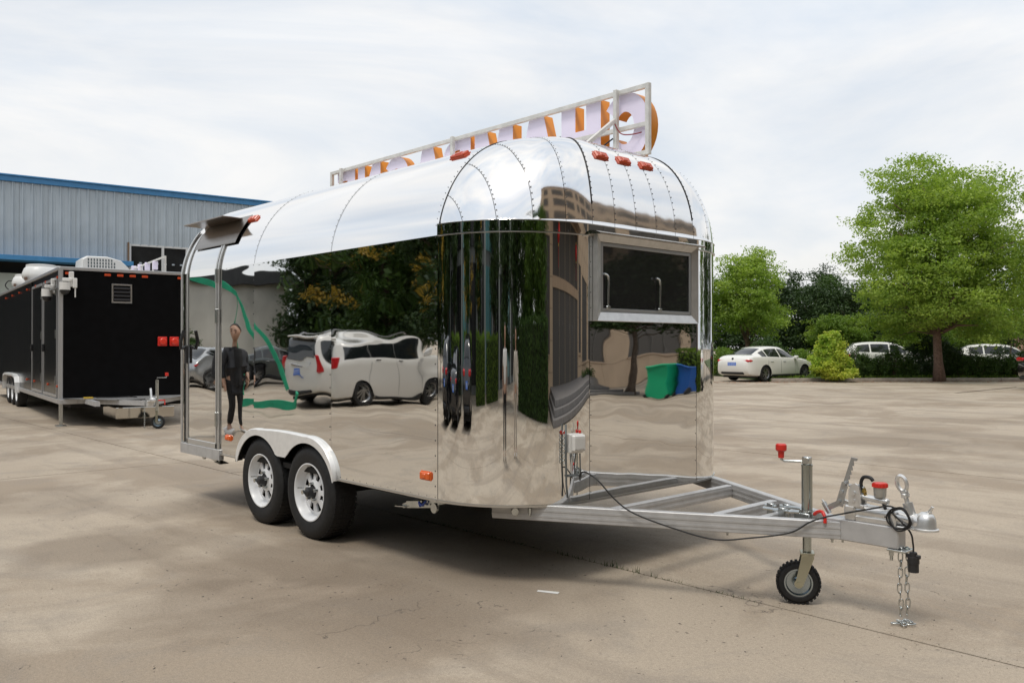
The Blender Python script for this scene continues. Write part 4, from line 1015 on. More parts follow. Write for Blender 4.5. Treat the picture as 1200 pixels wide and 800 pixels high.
def hedge(label, a, b, w, h, n, leaf=.07, mt=None, z=0, ragged=.06, group=None, name='hedge'):
    a = Vector((*a, 0)); b = Vector((*b, 0)); d = b-a; L_ = d.length; ang = math.atan2(d.y, d.x)
    t = empty(name, label, 'hedge', (a.x, a.y, z), ang, group)
    f = RNG.choice(4, n, p=[.36, .22, .36, .06]); u = RNG.uniform(0, L_, n); q = RNG.uniform(-1, 1, n); v = RNG.uniform(0, 1, n)
    X = u.copy(); Y = np.where(f == 0, -w/2, np.where(f == 2, w/2, q*w/2)); Z = np.where(f == 1, h, v*h)
    e = f == 3; X[e] = np.where(RNG.uniform(size=e.sum()) < .5, 0, L_); Y[e] = q[e]*w/2
    bumpy = ragged*(np.sin(X*3.1)+np.sin(X*7.7+1)+np.sin(X*1.3+2))*.6
    Z = np.where(f == 1, h+bumpy, Z*(1+bumpy/h)); P = np.stack([X, Y, Z], 1)+RNG.normal(size=(n, 3))*ragged*.7; P[:, 2] = np.maximum(P[:, 2], .01)
    leaves('foliage', P, leaf, mt or lm_hedge, t, .2)
    m = MB(); m.box((.04, -w/2+.09, 0), (L_-.04, w/2-.09, h-.09), 0, .03); m.build('twig_mass', mat('twigs', (.018, .026, .010), .95, noise=(8, .5), bump=(25, .03)), t)
    return t
# direct background, right of the trailer
def at(p, d=0): return (p[0], p[1], d)
tree('maple_tree', 'tall round bright green tree rising behind the hedge beside the kerb', (-9.9, 34.3), 9.6, 4.05, 1.35, 1250, 84, .13, lm_bright, .20, cs=.62, flat=.46, nblob=26, brk=bark_red, shell=.5)
tree('young_tree', 'light green tree standing just right of the steel trailer, behind the white sedan', (-21.4, 38.2), 6.9, 2.3, 1.9, 560, 55, .13, lm_bright, .12, cs=.55, nblob=14, brk=bark_red)
tree('sapling', 'thin sapling with bright leaf sprays between the sedan and the yellow shrub', (-19.4, 42.5), 3.1, 1.0, 1.3, 26, 46, .12, lm_bright, .04, cs=.45, nblob=5, flat=.25)
tree('sapling', 'slim pale leaved sapling in front of the hedge to the right of the big tree', (-9.5, 42.2), 4.0, 1.3, 1.5, 60, 40, .13, lm_bright, .05, cs=.5, nblob=6, flat=.3)
ev = 'dark broadleaf trees massed behind the yard'
spots = [(910, 322, 52, 1.9), (932, 318, 56, 2.1), (955, 328, 50, 1.8), (978, 322, 53, 2.2), (1003, 330, 49, 2.2), (1030, 335, 50, 2.3), (1060, 330, 55, 2.6), (1092, 330, 52, 2.4), (1125, 325, 56, 2.6), (1160, 330, 50, 2.4), (880, 345, 56, 2.4), (850, 335, 58, 2.6), (965, 306, 58, 1.5)]
LBL = ['dark tree rising directly above the roof of the white sedan', 'dark tree between the sapling and the yellow shrub', 'dark tree with an uneven top above the yellow shrub', 'dark tree touching the left edge of the big maple crown', 'dark tree behind the white car half hidden by the hedge', 'dark tree behind the left part of the big maple', 'dark tree behind the clipped dome bush', 'dark tree straight behind the big maple trunk', 'dark tree behind the right part of the big maple', 'dark tree farthest right behind the long hedge', 'dark tree behind the light green tree crown, on its right', 'dark tree behind the light green tree crown, on its left', 'narrow dark tree standing tallest in the far row']
_cam = Vector((4.205, -3.2855, 1.4486)); _f = Vector((-.73195, .68133, .006)); _r = Vector((.68134, .73196, 0))
for (px, top_, dep, cr_), lb in zip(spots, LBL):
    p = _cam+_f*dep+_r*dep*(px-600)/1003.4; H_ = 1.4486+(406-top_)/1003.4*dep
    tree('evergreen_tree', lb, (p.x, p.y), H_, cr_, .3, 300, 42, .15, lm_dark if px % 3 else lm_hedge, .12, ev, cs=.6, nblob=10)
for (px, top_, dep, cr_, lb) in [(1215, 300, 46, 3.0, 'mid green tree cut by the right edge of the view'), (1150, 345, 47, 1.9, 'small mid green tree behind the hedge right of the big maple'), (988, 365, 47, 1.5, 'low leafy tree between yellow shrub and parked white car'), (1085, 365, 46, 1.8, 'low mid green tree behind the dome bush')]:
    p = _cam+_f*dep+_r*dep*(px-600)/1003.4; H_ = 1.4486+(406-top_)/1003.4*dep
    tree('broadleaf_tree', lb, (p.x, p.y), H_, cr_, .8, 330, 46, .13, lm_mid, .09, None, cs=.55, nblob=10)
def gp(px, dep, dx=0): p = _cam+_f*dep+_r*dep*(px-600)/1003.4; return (p.x, p.y)
shrub('golden_shrub', 'bright yellow green cone shaped shrub beside the white sedan', (*gp(973, 35.3), .08), 1.0, 1.0, 2.05, 420, 46, .10, lm_yellow, .20, cone=True)
shrub('dome_bush', 'dark clipped dome bush left of the big maple trunk', (*gp(1094, 37.8), .1), 1.28, 1.28, 1.75, 520, 44, .07, lm_dark, .2, shell=.85)
shrub('round_bush', 'olive green mound behind the white sedan', (*gp(898, 40.5), .1), 1.05, .9, 1.75, 260, 44, .09, lm_hedge, .22)
shrub('round_bush', 'mid green bush between the white sedan nose and the yellow shrub', (*gp(940, 39), .1), .8, .7, 1.2, 180, 40, .09, lm_mid, .22)
shrub('round_bush', 'low green bush left of the white sedan, under the light green tree', (*gp(850, 42.5), .1), 1.1, .8, 1.2, 220, 40, .09, lm_mid, .22)
ga = K0+KD*.4+KN*.95; gb = K0+KD*16+KN*.95
nh = 7
for k in range(nh):
    pass
bushes = [(1001, 1.35, .62), (1014, .95, .42), (1032, .95, .42), (1047, 1.5, .45), (1062, .85, .45), (1124, 1.1, .6), (1140, 1.2, .6), (1157, 1.0, .62), (1173, 1.35, .55), (1189, .95, .6), (1206, 1.4, .62)]
BL = ['loose dark bush right beside the yellow shrub', 'second loose bush right of the yellow shrub', 'loose bush in front of the rear of the half hidden white car', 'tall sprig topped bush in front of the middle of the half hidden white car', 'loose bush touching the left side of the dome bush', 'low loose bush just right of the maple trunk', 'second loose bush right of the maple trunk', 'third loose bush right of the maple trunk', 'tall loose bush in front of the right hand white car', 'loose bush beside the black SUV tail', 'loose bush behind the black SUV']
for (px, h_, w_), lb in zip(bushes, BL):
    r_ = _f+_r*(px-600)/1003.4; o_ = K0+KN*.95   # meet the hedge line
    t_ = ((o_.x-_cam.x)*KN.x+(o_.y-_cam.y)*KN.y)/(r_.x*KN.x+r_.y*KN.y); p = _cam+r_*t_
    shrub('hedge_bush', lb, (p.x, p.y, .1), w_, w_*.8, h_, 120, 34, .075, lm_hedge, .2, 'loose bushes planted along the kerb', cat='bush', shell=.3)
m = MB()
L_ = []
N_ = 26000; ax_ = RNG.uniform(-22, 22, N_); bx_ = np.abs(RNG.normal(size=N_))*3+.22
base_ = np.array([K0.x, K0.y])+np.outer(ax_, [KD.x, KD.y])+np.outer(bx_, [KN.x, KN.y]); base_[ax_ < 0] += np.array([KN.x, KN.y])*8
leaves('grass', np.column_stack([base_, RNG.uniform(.11, .22, N_)]), .10, lm_mid, None, -.3, .25, kind='stuff', label='short green grass growing on the verge behind the kerb', category='grass')
# ------------------------------------------------------------------ cars
tint = mat('car_glass', (.010, .012, .013), .04, 0, .7); chrome = mat('chrome', (.6, .6, .6), .12, 1.0)
trimb = mat('car_trim_black', (.015, .015, .016), .5)
paintw = mat('car_paint_white', (.74, .73, .68), .22, coat=.6); paintv = mat('van_paint_white', (.66, .64, .60), .22, coat=.6)
paintk = mat('car_paint_black', (.010, .011, .014), .16, coat=.8); paints = mat('car_paint_silver', (.42, .43, .44), .25, .6, coat=.5)
paintg = mat('car_paint_grey', (.085, .095, .09), .22, .3, coat=.7)
plate_m = mat('plate_blue', (.06, .18, .62), .4); alloy = mat('alloy_wheel', (.35, .35, .35), .3, .9); tail_m = mat('tail_lamp', (.50, .015, .02), .15, coat=.5)
# station: x, z_low, z_belt, z_top, half width low, half width belt, half width top
STY = {
 'sedan': dict(L=4.68, wb=2.69, fx=1.42, r=.325, w=.905, st=[(2.30, .34, .62, .66, .62, .60, .50), (2.20, .26, .72, .76, .80, .78, .62), (1.95, .20, .80, .85, .88, .86, .68), (1.40, .19, .88, .95, .90, .89, .70), (.95, .19, .93, 1.02, .90, .90, .68), (.60, .19, .95, 1.22, .90, .90, .62), (.15, .19, .96, 1.42, .90, .90, .56), (-.3, .19, .97, 1.46, .90, .90, .57), (-.9, .19, .99, 1.44, .90, .90, .56), (-1.35, .20, 1.00, 1.32, .90, .89, .56), (-1.80, .21, 1.01, 1.13, .89, .87, .60), (-2.10, .24, .98, 1.06, .86, .84, .66), (-2.28, .30, .88, .96, .80, .78, .64), (-2.36, .42, .74, .80, .72, .70, .60)],
   panes=[(.72, -.22), (-.30, -1.10), (-1.16, -1.46)], ws=(.90, .22), rw=(-1.20, -1.86), lampz=.86),
 'suv': dict(L=4.70, wb=2.70, fx=1.38, r=.36, w=.935, st=[(2.30, .40, .78, .84, .66, .64, .54), (2.18, .30, .90, .96, .84, .82, .68), (1.85, .26, 1.0, 1.05, .91, .88, .72), (1.25, .25, 1.05, 1.12, .93, .91, .74), (.85, .25, 1.08, 1.22, .93, .92, .70), (.45, .25, 1.09, 1.50, .93, .92, .64), (.0, .25, 1.10, 1.65, .93, .92, .62), (-.8, .25, 1.12, 1.69, .93, .92, .62), (-1.5, .26, 1.14, 1.64, .93, .91, .60), (-1.95, .28, 1.15, 1.52, .91, .88, .60), (-2.15, .32, 1.12, 1.34, .88, .84, .64), (-2.28, .38, 1.0, 1.10, .84, .80, .68), (-2.35, .50, .84, .90, .76, .72, .64)],
   panes=[(.62, -.12), (-.20, -1.05), (-1.12, -1.70)], ws=(.86, .18), rw=(-1.78, -2.20), lampz=1.02),
 'van': dict(L=4.51, wb=2.72, fx=1.48, r=.33, w=.86, st=[(2.24, .36, .74, .80, .62, .60, .52), (2.15, .27, .86, .94, .78, .76, .64), (1.90, .22, .96, 1.04, .84, .82, .68), (1.45, .20, 1.02, 1.20, .86, .85, .66), (1.05, .20, 1.04, 1.52, .86, .86, .62), (.60, .20, 1.05, 1.68, .86, .86, .62), (.0, .20, 1.06, 1.74, .86, .86, .64), (-.9, .20, 1.06, 1.75, .86, .86, .65), (-1.7, .21, 1.06, 1.72, .86, .86, .65), (-2.0, .24, 1.06, 1.66, .85, .84, .65), (-2.14, .27, 1.04, 1.55, .83, .82, .66), (-2.22, .32, .98, 1.10, .81, .80, .70), (-2.27, .42, .86, .92, .76, .74, .66)],
   panes=[(1.02, .12), (.105, -.98), (-.995, -1.90)], ws=(1.42, .62), rw=(-2.03, -2.20), lampz=1.05)}
def car_mesh(style, paint):
    S = STY[style]; st = np.array(S['st'])[::-1]; xs = st[:, 0]
    def prm(x):
        if x <= xs[0]: return st[0, 1:]
        if x >= xs[-1]: return st[-1, 1:]
        i = int(np.searchsorted(xs, x))-1; i = max(0, min(len(xs)-2, i))
        p0 = st[max(i-1, 0)]; p1 = st[i]; p2 = st[i+1]; p3 = st[min(i+2, len(xs)-1)]; t = (x-p1[0])/(p2[0]-p1[0])
        h = p2[0]-p1[0]; m1 = (p2-p0)/(p2[0]-p0[0])*h; m2 = (p3-p1)/(p3[0]-p1[0])*h
        return ((2*t**3-3*t*t+1)*p1+(t**3-2*t*t+t)*m1+(-2*t**3+3*t*t)*p2+(t**3-t*t)*m2)[1:]
    def sec(x):
        zl, zb, zt, wl, wb, wt = prm(x); q = []
        q += [(0, zl), (wl*.80, zl), (wl*.96, zl+.05), (wl, zl+.16), (wl*1.0, lerp(zl, zb, .55)), (lerp(wl, wb, .7)*1.0, lerp(zl, zb, .80)), (wb*.985, zb-.015), (wb*.955, zb+.02)]
        wt2 = min(wt, wb*.95)
        if zt-zb > .12: q += [(lerp(wb*.95, wt2, .45), lerp(zb, zt-.05, .5)), (wt2, zt-.065), (wt2*.90, zt-.02), (wt2*.5, zt), (0, zt+.008)]
        else: q += [(lerp(wb*.95, wt2, .35), lerp(zb, zt, .55)), (lerp(wb*.95, wt2, .7), lerp(zb, zt, .8)), (wt2*.9, zt-.004), (wt2*.5, zt), (0, zt+.008)]
        return q
    NX = 70; X = [lerp(xs[0], xs[-1], i/NX) for i in range(NX+1)]
    vs = []; n = 13
    for x in X:
        q = sec(x); vs += [(x, y, z) for y, z in q]+[(x, -y, z) for y, z in q[1:-1][::-1]]
    M_ = n*2-2; fs = [(i*M_+k, i*M_+(k+1) % M_, (i+1)*M_+(k+1) % M_, (i+1)*M_+k) for i in range(NX) for k in range(M_)]
    fs += [tuple(range(M_)), tuple(range(NX*M_, (NX+1)*M_))]
    mb = MB(); mb.add(vs, fs); tmp = mb.build('t', paint, None, smooth=True)
    fxs = (S['fx'], S['fx']-S['wb'])
    cut = MB()
    for x in fxs:
        for sg in (1, -1): cut.cyl((x, sg*1.2, S['r']), (x, sg*.60, S['r']), S['r']+.055, 28)
    cutter = cut.build('c', trimb, None)
    md = tmp.modifiers.new('b', 'BOOLEAN'); md.operation = 'DIFFERENCE'; md.object = cutter; md.solver = 'EXACT'
    me = bpy.data.meshes.new_from_object(tmp.evaluated_get(bpy.context.evaluated_depsgraph_get()))
    if len(me.materials) < 2: me.materials.append(trimb)
    for p in me.polygons:
        c = p.center
        if any(math.hypot(c.x-x, c.z-S['r']) < S['r']+.056 and abs(c.y) < S['w']+.05 and abs(c.y) > .55 and not (abs(p.normal.y) > .8 and abs(c.y) > .7) for x in fxs): p.material_index = 1
    me.polygons.foreach_set('use_smooth', [True]*len(me.polygons)); me.set_sharp_from_angle(angle=R(38))
    bpy.data.objects.remove(tmp); bpy.data.objects.remove(cutter)
    return me, S, sec, prm, fxs
def car(style, name, label, loc, rz, paint, cat='car', plate=True, group=None):
    t = empty(name, label, cat, loc, rz, group)
    me, S, sec, prm, fxs = car_mesh(style, paint); me.name = 'body'
    b = bpy.data.objects.new('body', me); COL.objects.link(b); b.parent = t
    def S_side(x, v, sg, off=.008):   # point on the glasshouse side, v 0 belt .. 1 roof edge
        q = sec(x); P = [q[7], q[8], q[9]]; f = v*2; i = min(1, int(f)); y = lerp(P[i][0], P[i+1][0], f-i); z = lerp(P[i][1], P[i+1][1], f-i); return (x, sg*(y+off), z+.002)
    for (xa, xb) in S['panes']:
        for sg in (1, -1):
            m = MB(); m.grid(lambda u, v: S_side(u, v, sg), [lerp(xb, xa, i/8) for i in range(9)], [.06, .3, .6, .90]); m.build('side_window', tint, b, smooth=True)
    for nm, (xa, xb) in (('windscreen', S['ws']), ('rear_window', S['rw'])):
        def fw(u, v):
            q = sec(u); k = [q[9], q[10], q[11], q[12]]; a = abs(v)*3; i = min(2, int(a)); y = lerp(k[3-i][0], k[2-i][0], a-i); z = lerp(k[3-i][1], k[2-i][1], a-i)
            return (u+(.006 if nm[0] == 'w' else -.010), (1 if v >= 0 else -1)*y*.97, z+.008)
        m = MB(); m.grid(fw, [lerp(xb, xa, i/8) for i in range(9)], [-1, -.66, -.33, 0, .33, .66, 1]); m.build(nm, tint, b, smooth=True)
    if style == 'van':   # upright tailgate glass
        m = MB(); m.grid(lambda u, v: (-2.262+.13*v, u*(.60-.06*v), 1.10+.46*v), [-1, -.5, 0, .5, 1], [0, .5, 1]); m.build('rear_window', tint, b, smooth=True)
    xr = -S['L']/2
    zb, zt = S['lampz'], 0
    for sg in (1, -1):
        m = MB()
        if style == 'sedan': m.box((xr+.02, min(sg*.36, sg*.80), zb-.055), (xr+.20, max(sg*.36, sg*.80), zb+.055), 0, .03); m.box((xr+.10, min(sg*.70, sg*.845), zb-.05), (xr+.34, max(sg*.70, sg*.845), zb+.055), 0, .03)
        elif style == 'suv': m.box((xr-.01, min(sg*.40, sg*.84), zb-.07), (xr+.16, max(sg*.40, sg*.84), zb+.05), 0, .03); m.box((xr+.05, min(sg*.70, sg*.90), zb-.06), (xr+.30, max(sg*.70, sg*.90), zb+.06), 0, .03)
        else: m.box((xr-.02, min(sg*.70, sg*.835), zb-.20), (xr+.16, max(sg*.70, sg*.835), zb+.20), 0, .03)
        m.build('tail_light', tail_m, b)
        m = MB(); m.box((-xr-.28, min(sg*.50, sg*.82), zb-.30), (-xr-.10, max(sg*.50, sg*.82), zb-.14), 0, .03); m.build('headlight', mat('headlamp', (.5, .52, .55), .1, .3), b)
        m = MB(); m.box((S['ws'][0]-.28, min(sg*(S['w']-.02), sg*(S['w']+.15)), zb+.07), (S['ws'][0]-.14, max(sg*(S['w']-.02), sg*(S['w']+.15)), zb+.21), 0, .03); m.build('mirror', paint, b)
        for xa in (S['panes'][0][1]+.10, S['panes'][1][1]+.14):
            y = S['w']*.985; m = MB(); m.box((xa, min(sg*y, sg*(y+.025)), zb-.05), (xa+.19, max(sg*y, sg*(y+.025)), zb-.02), 0, .008); m.build('door_handle', chrome if style != 'van' else trimb, b)
        m = MB()  # shut lines
        for xa in (S['panes'][0][0]-.0, S['panes'][0][1]-.02, S['panes'][1][1]+.0):
            pts = []
            for i in range(7):
                z = lerp(.34, zb+.02, i/6); q = sec(xa); ys = np.interp(z, [p[1] for p in q[2:8]], [p[0] for p in q[2:8]]); pts.append((xa, sg*(ys+.001), z))
            m.tube(pts, .0045, 4)
        m.build('shut_line', trimb, b)
    m = MB(); m.box((xr-.03 if style != 'sedan' else xr-.01, -.60, .30), (xr+.25, .60, .44), 0, .04)
    q = [(x, .0) for x in np.linspace(xr+.5, -xr-.6, 12)]
    for sg in (1, -1): m.box((fxs[1]+S['r']+.07, min(sg*.80, sg*(S['w']-.01)), .20), (fxs[0]-S['r']-.07, max(sg*.80, sg*(S['w']-.01)), .30), 0, .02)
    m.build('lower_trim', trimb, b)
    m = MB(); m.box((xr+.3, -.7, .16), (-xr-.3, .7, .40)); m.build('chassis', dk, b)
    if plate:
        yy = .0 if style != 'sedan' else .0; zz = {'sedan': .73, 'suv': .80, 'van': .80}[style]; x_ = xr-.022 if style != 'van' else xr-.034
        m = MB(); m.box((x_, -.22, zz-.07), (x_+.03, .22, zz+.07), 0, .004); pl = m.build('number_plate', plate_m, b)
        m = MB(); pts_ = [(x_+.035 if 0 else x_-.001)]
        for i in range(7):
            y = .17-.052*i-(.012 if i > 1 else 0)
            m.box((x_-.003, y-.016, zz-.038), (x_-.0005, y-.006, zz+.038)); m.box((x_-.003, y-.006, zz+.024), (x_-.0005, y+.012, zz+.038)); 
            if i % 2: m.box((x_-.003, y-.006, zz-.038), (x_-.0005, y+.012, zz-.026))
        m.build('plate_marks', white_plastic, pl, kind='stuff')
    if style == 'van':
        m = MB(); m.box((xr-.045, -.40, .92), (xr+.0, .40, .965), 0, .012); m.build('tailgate_garnish', chrome, b)
        m = MB(); m.box((-2.20, -.60, 1.66), (-1.98, .60, 1.72), 0, .02); m.build('spoiler', paint, b)
        m = MB(); [m.tube([(.5, sg*.60, 1.72), (.4, sg*.60, 1.80), (-1.6, sg*.61, 1.80), (-1.75, sg*.61, 1.73)], .018, 6) for sg in (1, -1)]; m.build('roof_rail', alloy, b, kind='stuff')
    if style == 'sedan':
        m = MB(); m.box((-.06, -.01, .0), (.06, .01, .05)); m.lathe([(0, -.03), (.045, -.03), (.045, -.026), (0, -.026)], (xr+.0, 0, .93), (1, 0, 0), 16)
        o_ = m; m = MB(); m.lathe([(0, -.012), (.045, -.012), (.05, .03), (0, .03)], (xr+.06, 0, .94), (-1, 0, .2), 16); m.build('badge', trimb, b)
    # wheels
    r = S['r']
    for x in fxs:
        for sg in (1, -1):
            c = (x, sg*(S['w']-.03), r)
            m = MB(); m.lathe([(r*.66, -.0), (r*.70, .012), (r*.93, .010), (r*.99, -.012), (r, -.04), (r, -.18), (r*.94, -.21), (r*.6, -.21)], c, (0, sg, 0), 32); w_ = m.build('wheel', rubber, t, auto=40)
            m = MB(); m.lathe([(r*.66, .002), (r*.68, .008), (r*.62, -.01), (r*.58, -.06)], c, (0, sg, 0), 32)
            for k in range(10):
                a = 2*PI*k/10+(.08 if k % 2 else -.08); u_ = Vector((math.cos(a), 0, math.sin(a))); cc_ = Vector(c)
                m.bar(cc_+u_*.03+Vector((0, sg*.0, 0)), cc_+u_*r*.64+Vector((0, sg*-.012, 0)), .034, .02, 0, (0, 1, 0))
            m.lathe([(0, .012), (.045, .010), (.055, -.01)], c, (0, sg, 0), 16); m.build('rim', alloy, w_, auto=30)
            m = MB(); m.lathe([(0, -.075), (r*.6, -.075)], c, (0, sg, 0), 20); m.build('brake_disc', dk, w_)
    return t
def heading(vx, vy): return math.atan2(vy, vx)
# white sedan parked by the verge: tail towards the camera's left
vd = _f+_r*(893-600)/1003.4; vd = Vector((vd.x, vd.y, 0)).normalized(); vr = Vector((-vd.y, vd.x, 0))*-1
hd = vd*math.cos(R(37))+vr*math.sin(R(37)); pc_ = Vector((*gp(899, 37.0), 0))
car('sedan', 'parked_sedan', 'white sedan parked at the edge of the yard, tail and side in view', (pc_.x, pc_.y, 0), heading(hd.x, hd.y), paintw)
vd = _f+_r*(1035-600)/1003.4; vd = Vector((vd.x, vd.y, 0)).normalized(); vr = Vector((vd.y, -vd.x, 0)); hd = vd*.3+vr*.95
car('suv', 'parked_suv', 'white SUV half hidden behind the loose hedge left of the dome bush', (*gp(1040, 43.5), 0), heading(hd.x, hd.y), paintw)
vd = _f+_r*(1170-600)/1003.4; vd = Vector((vd.x, vd.y, 0)).normalized(); vr = Vector((vd.y, -vd.x, 0)); hd = vd*.25+vr*.95
car('suv', 'parked_suv', 'white car showing only its roof above the hedge near the right edge', (*gp(1175, 44.5), -.1), heading(hd.x, hd.y), paintw)
vd = _f+_r*(1195-600)/1003.4; vd = Vector((vd.x, vd.y, 0)).normalized(); vr = Vector((vd.y, -vd.x, 0)); hd = vd*.42+vr*.9
car('suv', 'parked_suv', 'black SUV cut off by the right edge, red tail lamp showing', (*gp(1291, 28.9), 0), heading(hd.x, hd.y), paintk)
# cars behind the camera side, seen in the steel
car('van', 'parked_minivan', 'white minivan mirrored in the polished side of the trailer', (-15.0, -9.6, 0), heading(-.13, -.99), paintv, 'minivan')
car('suv', 'parked_suv', 'black SUV mirrored at the left end of the curved corner panel', (-6.6, -10.2, 0), heading(.02, -1), paintk)
car('sedan', 'parked_sedan', 'black car mirrored second from the left in the curved corner panel', (-4.1, -11.0, 0), heading(.05, -1), paintk)
car('suv', 'parked_suv', 'black SUV mirrored between hedges in the middle of the corner panel', (-.9, -11.6, 0), heading(.05, -1), paintk)
car('sedan', 'parked_sedan', 'dark grey car mirrored behind the green sling left of the minivan', (-27.6, -13.7, 0), heading(.35, -.93), paintg)
car('sedan', 'parked_sedan', 'silver car mirrored low in the rear door of the trailer', (-27.0, -10.3, 0), heading(-.62, -.78), paints)
car('suv', 'parked_suv', 'white SUV mirrored at the right end of the front panel behind the blue bin', (9.6, 24.6, 0), heading(.1, 1), paintw)
# ------------------------------------------------------------------ steel warehouse behind on the left
def local(o, u, rz): return o
corr = mat('siding_blue_grey', (.40, .455, .50), .45, .25, noise=(1.3, .08)); corr_d = mat('siding_cream', (.42, .45, .44), .5, noise=(1.0, .08))
fascia_m = mat('fascia_blue', (.05, .21, .43), .4, noise=(3, .1)); darkm = mat('dark_interior', (.012, .013, .014), .8); win_al = mat('white_mullion', (.55, .56, .56), .4)
wglass = mat('warehouse_glass', (.015, .016, .017), .2, 0, .25, noise=(1.5, .4))
WH = empty('warehouse', 'blue grey corrugated steel warehouse with a blue eaves line', 'warehouse', (-33.30, 5.38, 0), math.atan2(11.626, 1.26))
# local frame: x along the facade (0 at the photo's left edge), y towards the far side (positive = into the building), z up
def siding(x0, x1, z0, z1, mt=corr, name='siding_panel', y=0.0):
    """one sheet 1 m wide with trapezoid ribs"""
    global _sid
    key = (round(z0, 2), round(z1, 2), mt.name)
    if key in _sid: o = inst(_sid[key], WH, (x0, y, 0)); return o
    m = MB(); w = .99; prof = []
    for k in range(3):
        a = k*.33
        prof += [(a+.0, 0), (a+.05, 0), (a+.085, -.045), (a+.125, -.045), (a+.16, 0), (a+.20, 0), (a+.215, -.012), (a+.245, -.012), (a+.26, 0)]
    prof += [(w, 0)]
    m.grid(lambda i, v: (prof[int(i)][0], prof[int(i)][1], v), list(range(len(prof))), [z0, z1]); o = m.build(name, mt, WH, fix=False); o.location = (x0, y, 0); _sid[key] = o; return o
_sid = {}
for k in range(-12, 20):
    x = float(k); wx0, wx1 = 4, 11
    if 4 <= k < 11: siding(x, x+1, 5.72, 7.86); siding(x, x+1, 3.0, 4.35) 
    else: siding(x, x+1, 4.95 if k < 4 else 3.0, 7.86)
m = MB(); m.box((-12.2, .02, 5.0), (3.99, 9.99, 7.7)); m.box((-12.2, .40, 2.995), (3.98, 9.98, 4.99)); m.box((4.0, .35, 3.0), (20.1, 9.99, 7.7)); m.box((-12.2, .35, 0), (20.1, 10, 2.99)); m.build('core', darkm, WH)
m = MB(); m.box((-12.3, -.10, 7.85), (20.2, .10, 8.06), 0, .01); m.box((-12.3, -.16, 8.06), (20.2, .3, 8.12), 0, .01); m.build('eaves_trim', fascia_m, WH)
m = MB(); m.add([(-12.3, -.15, 8.10), (20.2, -.15, 8.10), (20.2, 10, 9.3), (-12.3, 10, 9.3)], [(0, 1, 2, 3)]); m.build('roof', mat('roof_sheet', (.20, .28, .36), .5), WH, fix=False)
m = MB(); m.box((-12.3, -.9, 4.74), (3.98, .05, 4.93), 0, .01); m.build('canopy_edge', fascia_m, WH)
m = MB(); m.box((-12.3, -.8, 4.86), (3.98, .3, 4.92)); m.build('canopy', mat('canopy_sheet', (.12, .12, .12), .6), WH)
m = MB(); m.box((-1.2, .05, 0), (4, .35, 4.3), 0); m.build('ground_floor_wall', mat('pale_render', (.42, .46, .42), .8, noise=(2, .1)), WH)
m = MB(); m.box((4.0, .02, 4.35), (11.0, .06, 5.72)); wg = m.build('window', wglass, WH)
for x in (4.03, 5.35, 6.35, 7.35, 8.35, 9.35, 10.97):
    m = MB(); m.box((x-.05, -.04, 4.35), (x+.05, .02, 5.72)); m.build('mullion', win_al, wg)
m = MB(); m.box((4.0, -.035, 5.66), (11, .018, 5.74)); m.build('transom', win_al, wg)
m = MB(); m.box((3.94, -.07, 4.35), (4.0, .03, 5.8)); m.build('window_reveal', mat('reveal_brown', (.16, .10, .06), .7), WH)
m = MB()
for k in range(97): m.cyl((-12.2+k*.333, -.02, 4.93), (-12.2+k*.333, -.02, 4.99), .06, 6)
m.build('drip_scallop', corr, WH, kind='stuff')

# ------------------------------------------------------------------ cream walled shed mirrored in the rear door
SH = empty('cream_shed', 'cream rendered shed with dark grey roof, mirrored above the rear wheels and door', 'shed', (-38.5, -20, 0), 0)
cream = mat('stained_cream_wall', (.60, .58, .52), .85, noise=(.35, .25), bump=(2, .02))
m = MB(); m.box((-8, 0, 0), (0, 13.5, 4.7)); m.build('wall', cream, SH)
m = MB(); m.box((-8.3, -.3, 4.7), (.35, 13.8, 5.35), 0, .03); m.build('roof', mat('roof_grey', (.04, .042, .045), .7, noise=(2, .2)), SH)
m = MB(); m.box((0, 8.6, 1.0), (.03, 9.5, 2.3)); w_ = m.build('window', wglass, SH); m = MB(); m.box((.03, 9.02, 1.0), (.06, 9.08, 2.3)); m.build('mullion', win_al, w_)

# ------------------------------------------------------------------ office building mirrored in the corner and front panels
OFX, OFY = 16.1, -2.6
OA = math.atan2(.968, .25)
OB = empty('office_building', 'tan stone office with glazed entrance and steps, mirrored in the trailer front', 'building', (OFX, OFY, 0), OA)
# local: x along facade, y: negative points away from the trailer -> use +y towards the yard
stone = mat('tan_stone', (.46, .33, .215), .6, noise=(1.2, .10), bump=(40, .002)); stone2 = mat('tan_stone_band', (.40, .28, .18), .6, noise=(1.2, .1))
teal = mat('office_glass', (.13, .30, .31), .08, 0, .7, noise=(.7, .25)); curtain = mat('curtained_glass', (.25, .33, .34), .15, 0, .6, noise=(2, .2)); dglass = mat('entrance_glass', (.035, .05, .045), .05, 0, .7)
OL = 54; OH = 15.2
m = MB(); m.box((-1.8, -9, 0), (OL, -.06, OH)); m.build('core', mat('office_core', (.09, .08, .07), .9), OB)
openings = [(.2, 2.3, 1.25, 4.2), (3.2, 15.3, .45, 5.0), (16.0, 17.9, 1.25, 4.2), (19.2, 24.6, .9, 4.0), (26.0, 32.2, .9, 4.0), (34.0, 39.8, .9, 4.0), (41.5, 47.5, .9, 4.0), (49, 53, .9, 4.0)]
for zz in (5.9, 9.1, 12.3): openings += [(.2, 2.3, zz, zz+2.1), (4.0, 8.2, zz, zz+2.1), (9.8, 14.5, zz, zz+2.1), (16.0, 17.9, zz, zz+2.1), (19.2, 24.6, zz, zz+2.1), (26.0, 32.2, zz, zz+2.1), (34.0, 39.8, zz, zz+2.1), (41.5, 47.5, zz, zz+2.1)]
slab_me = {}
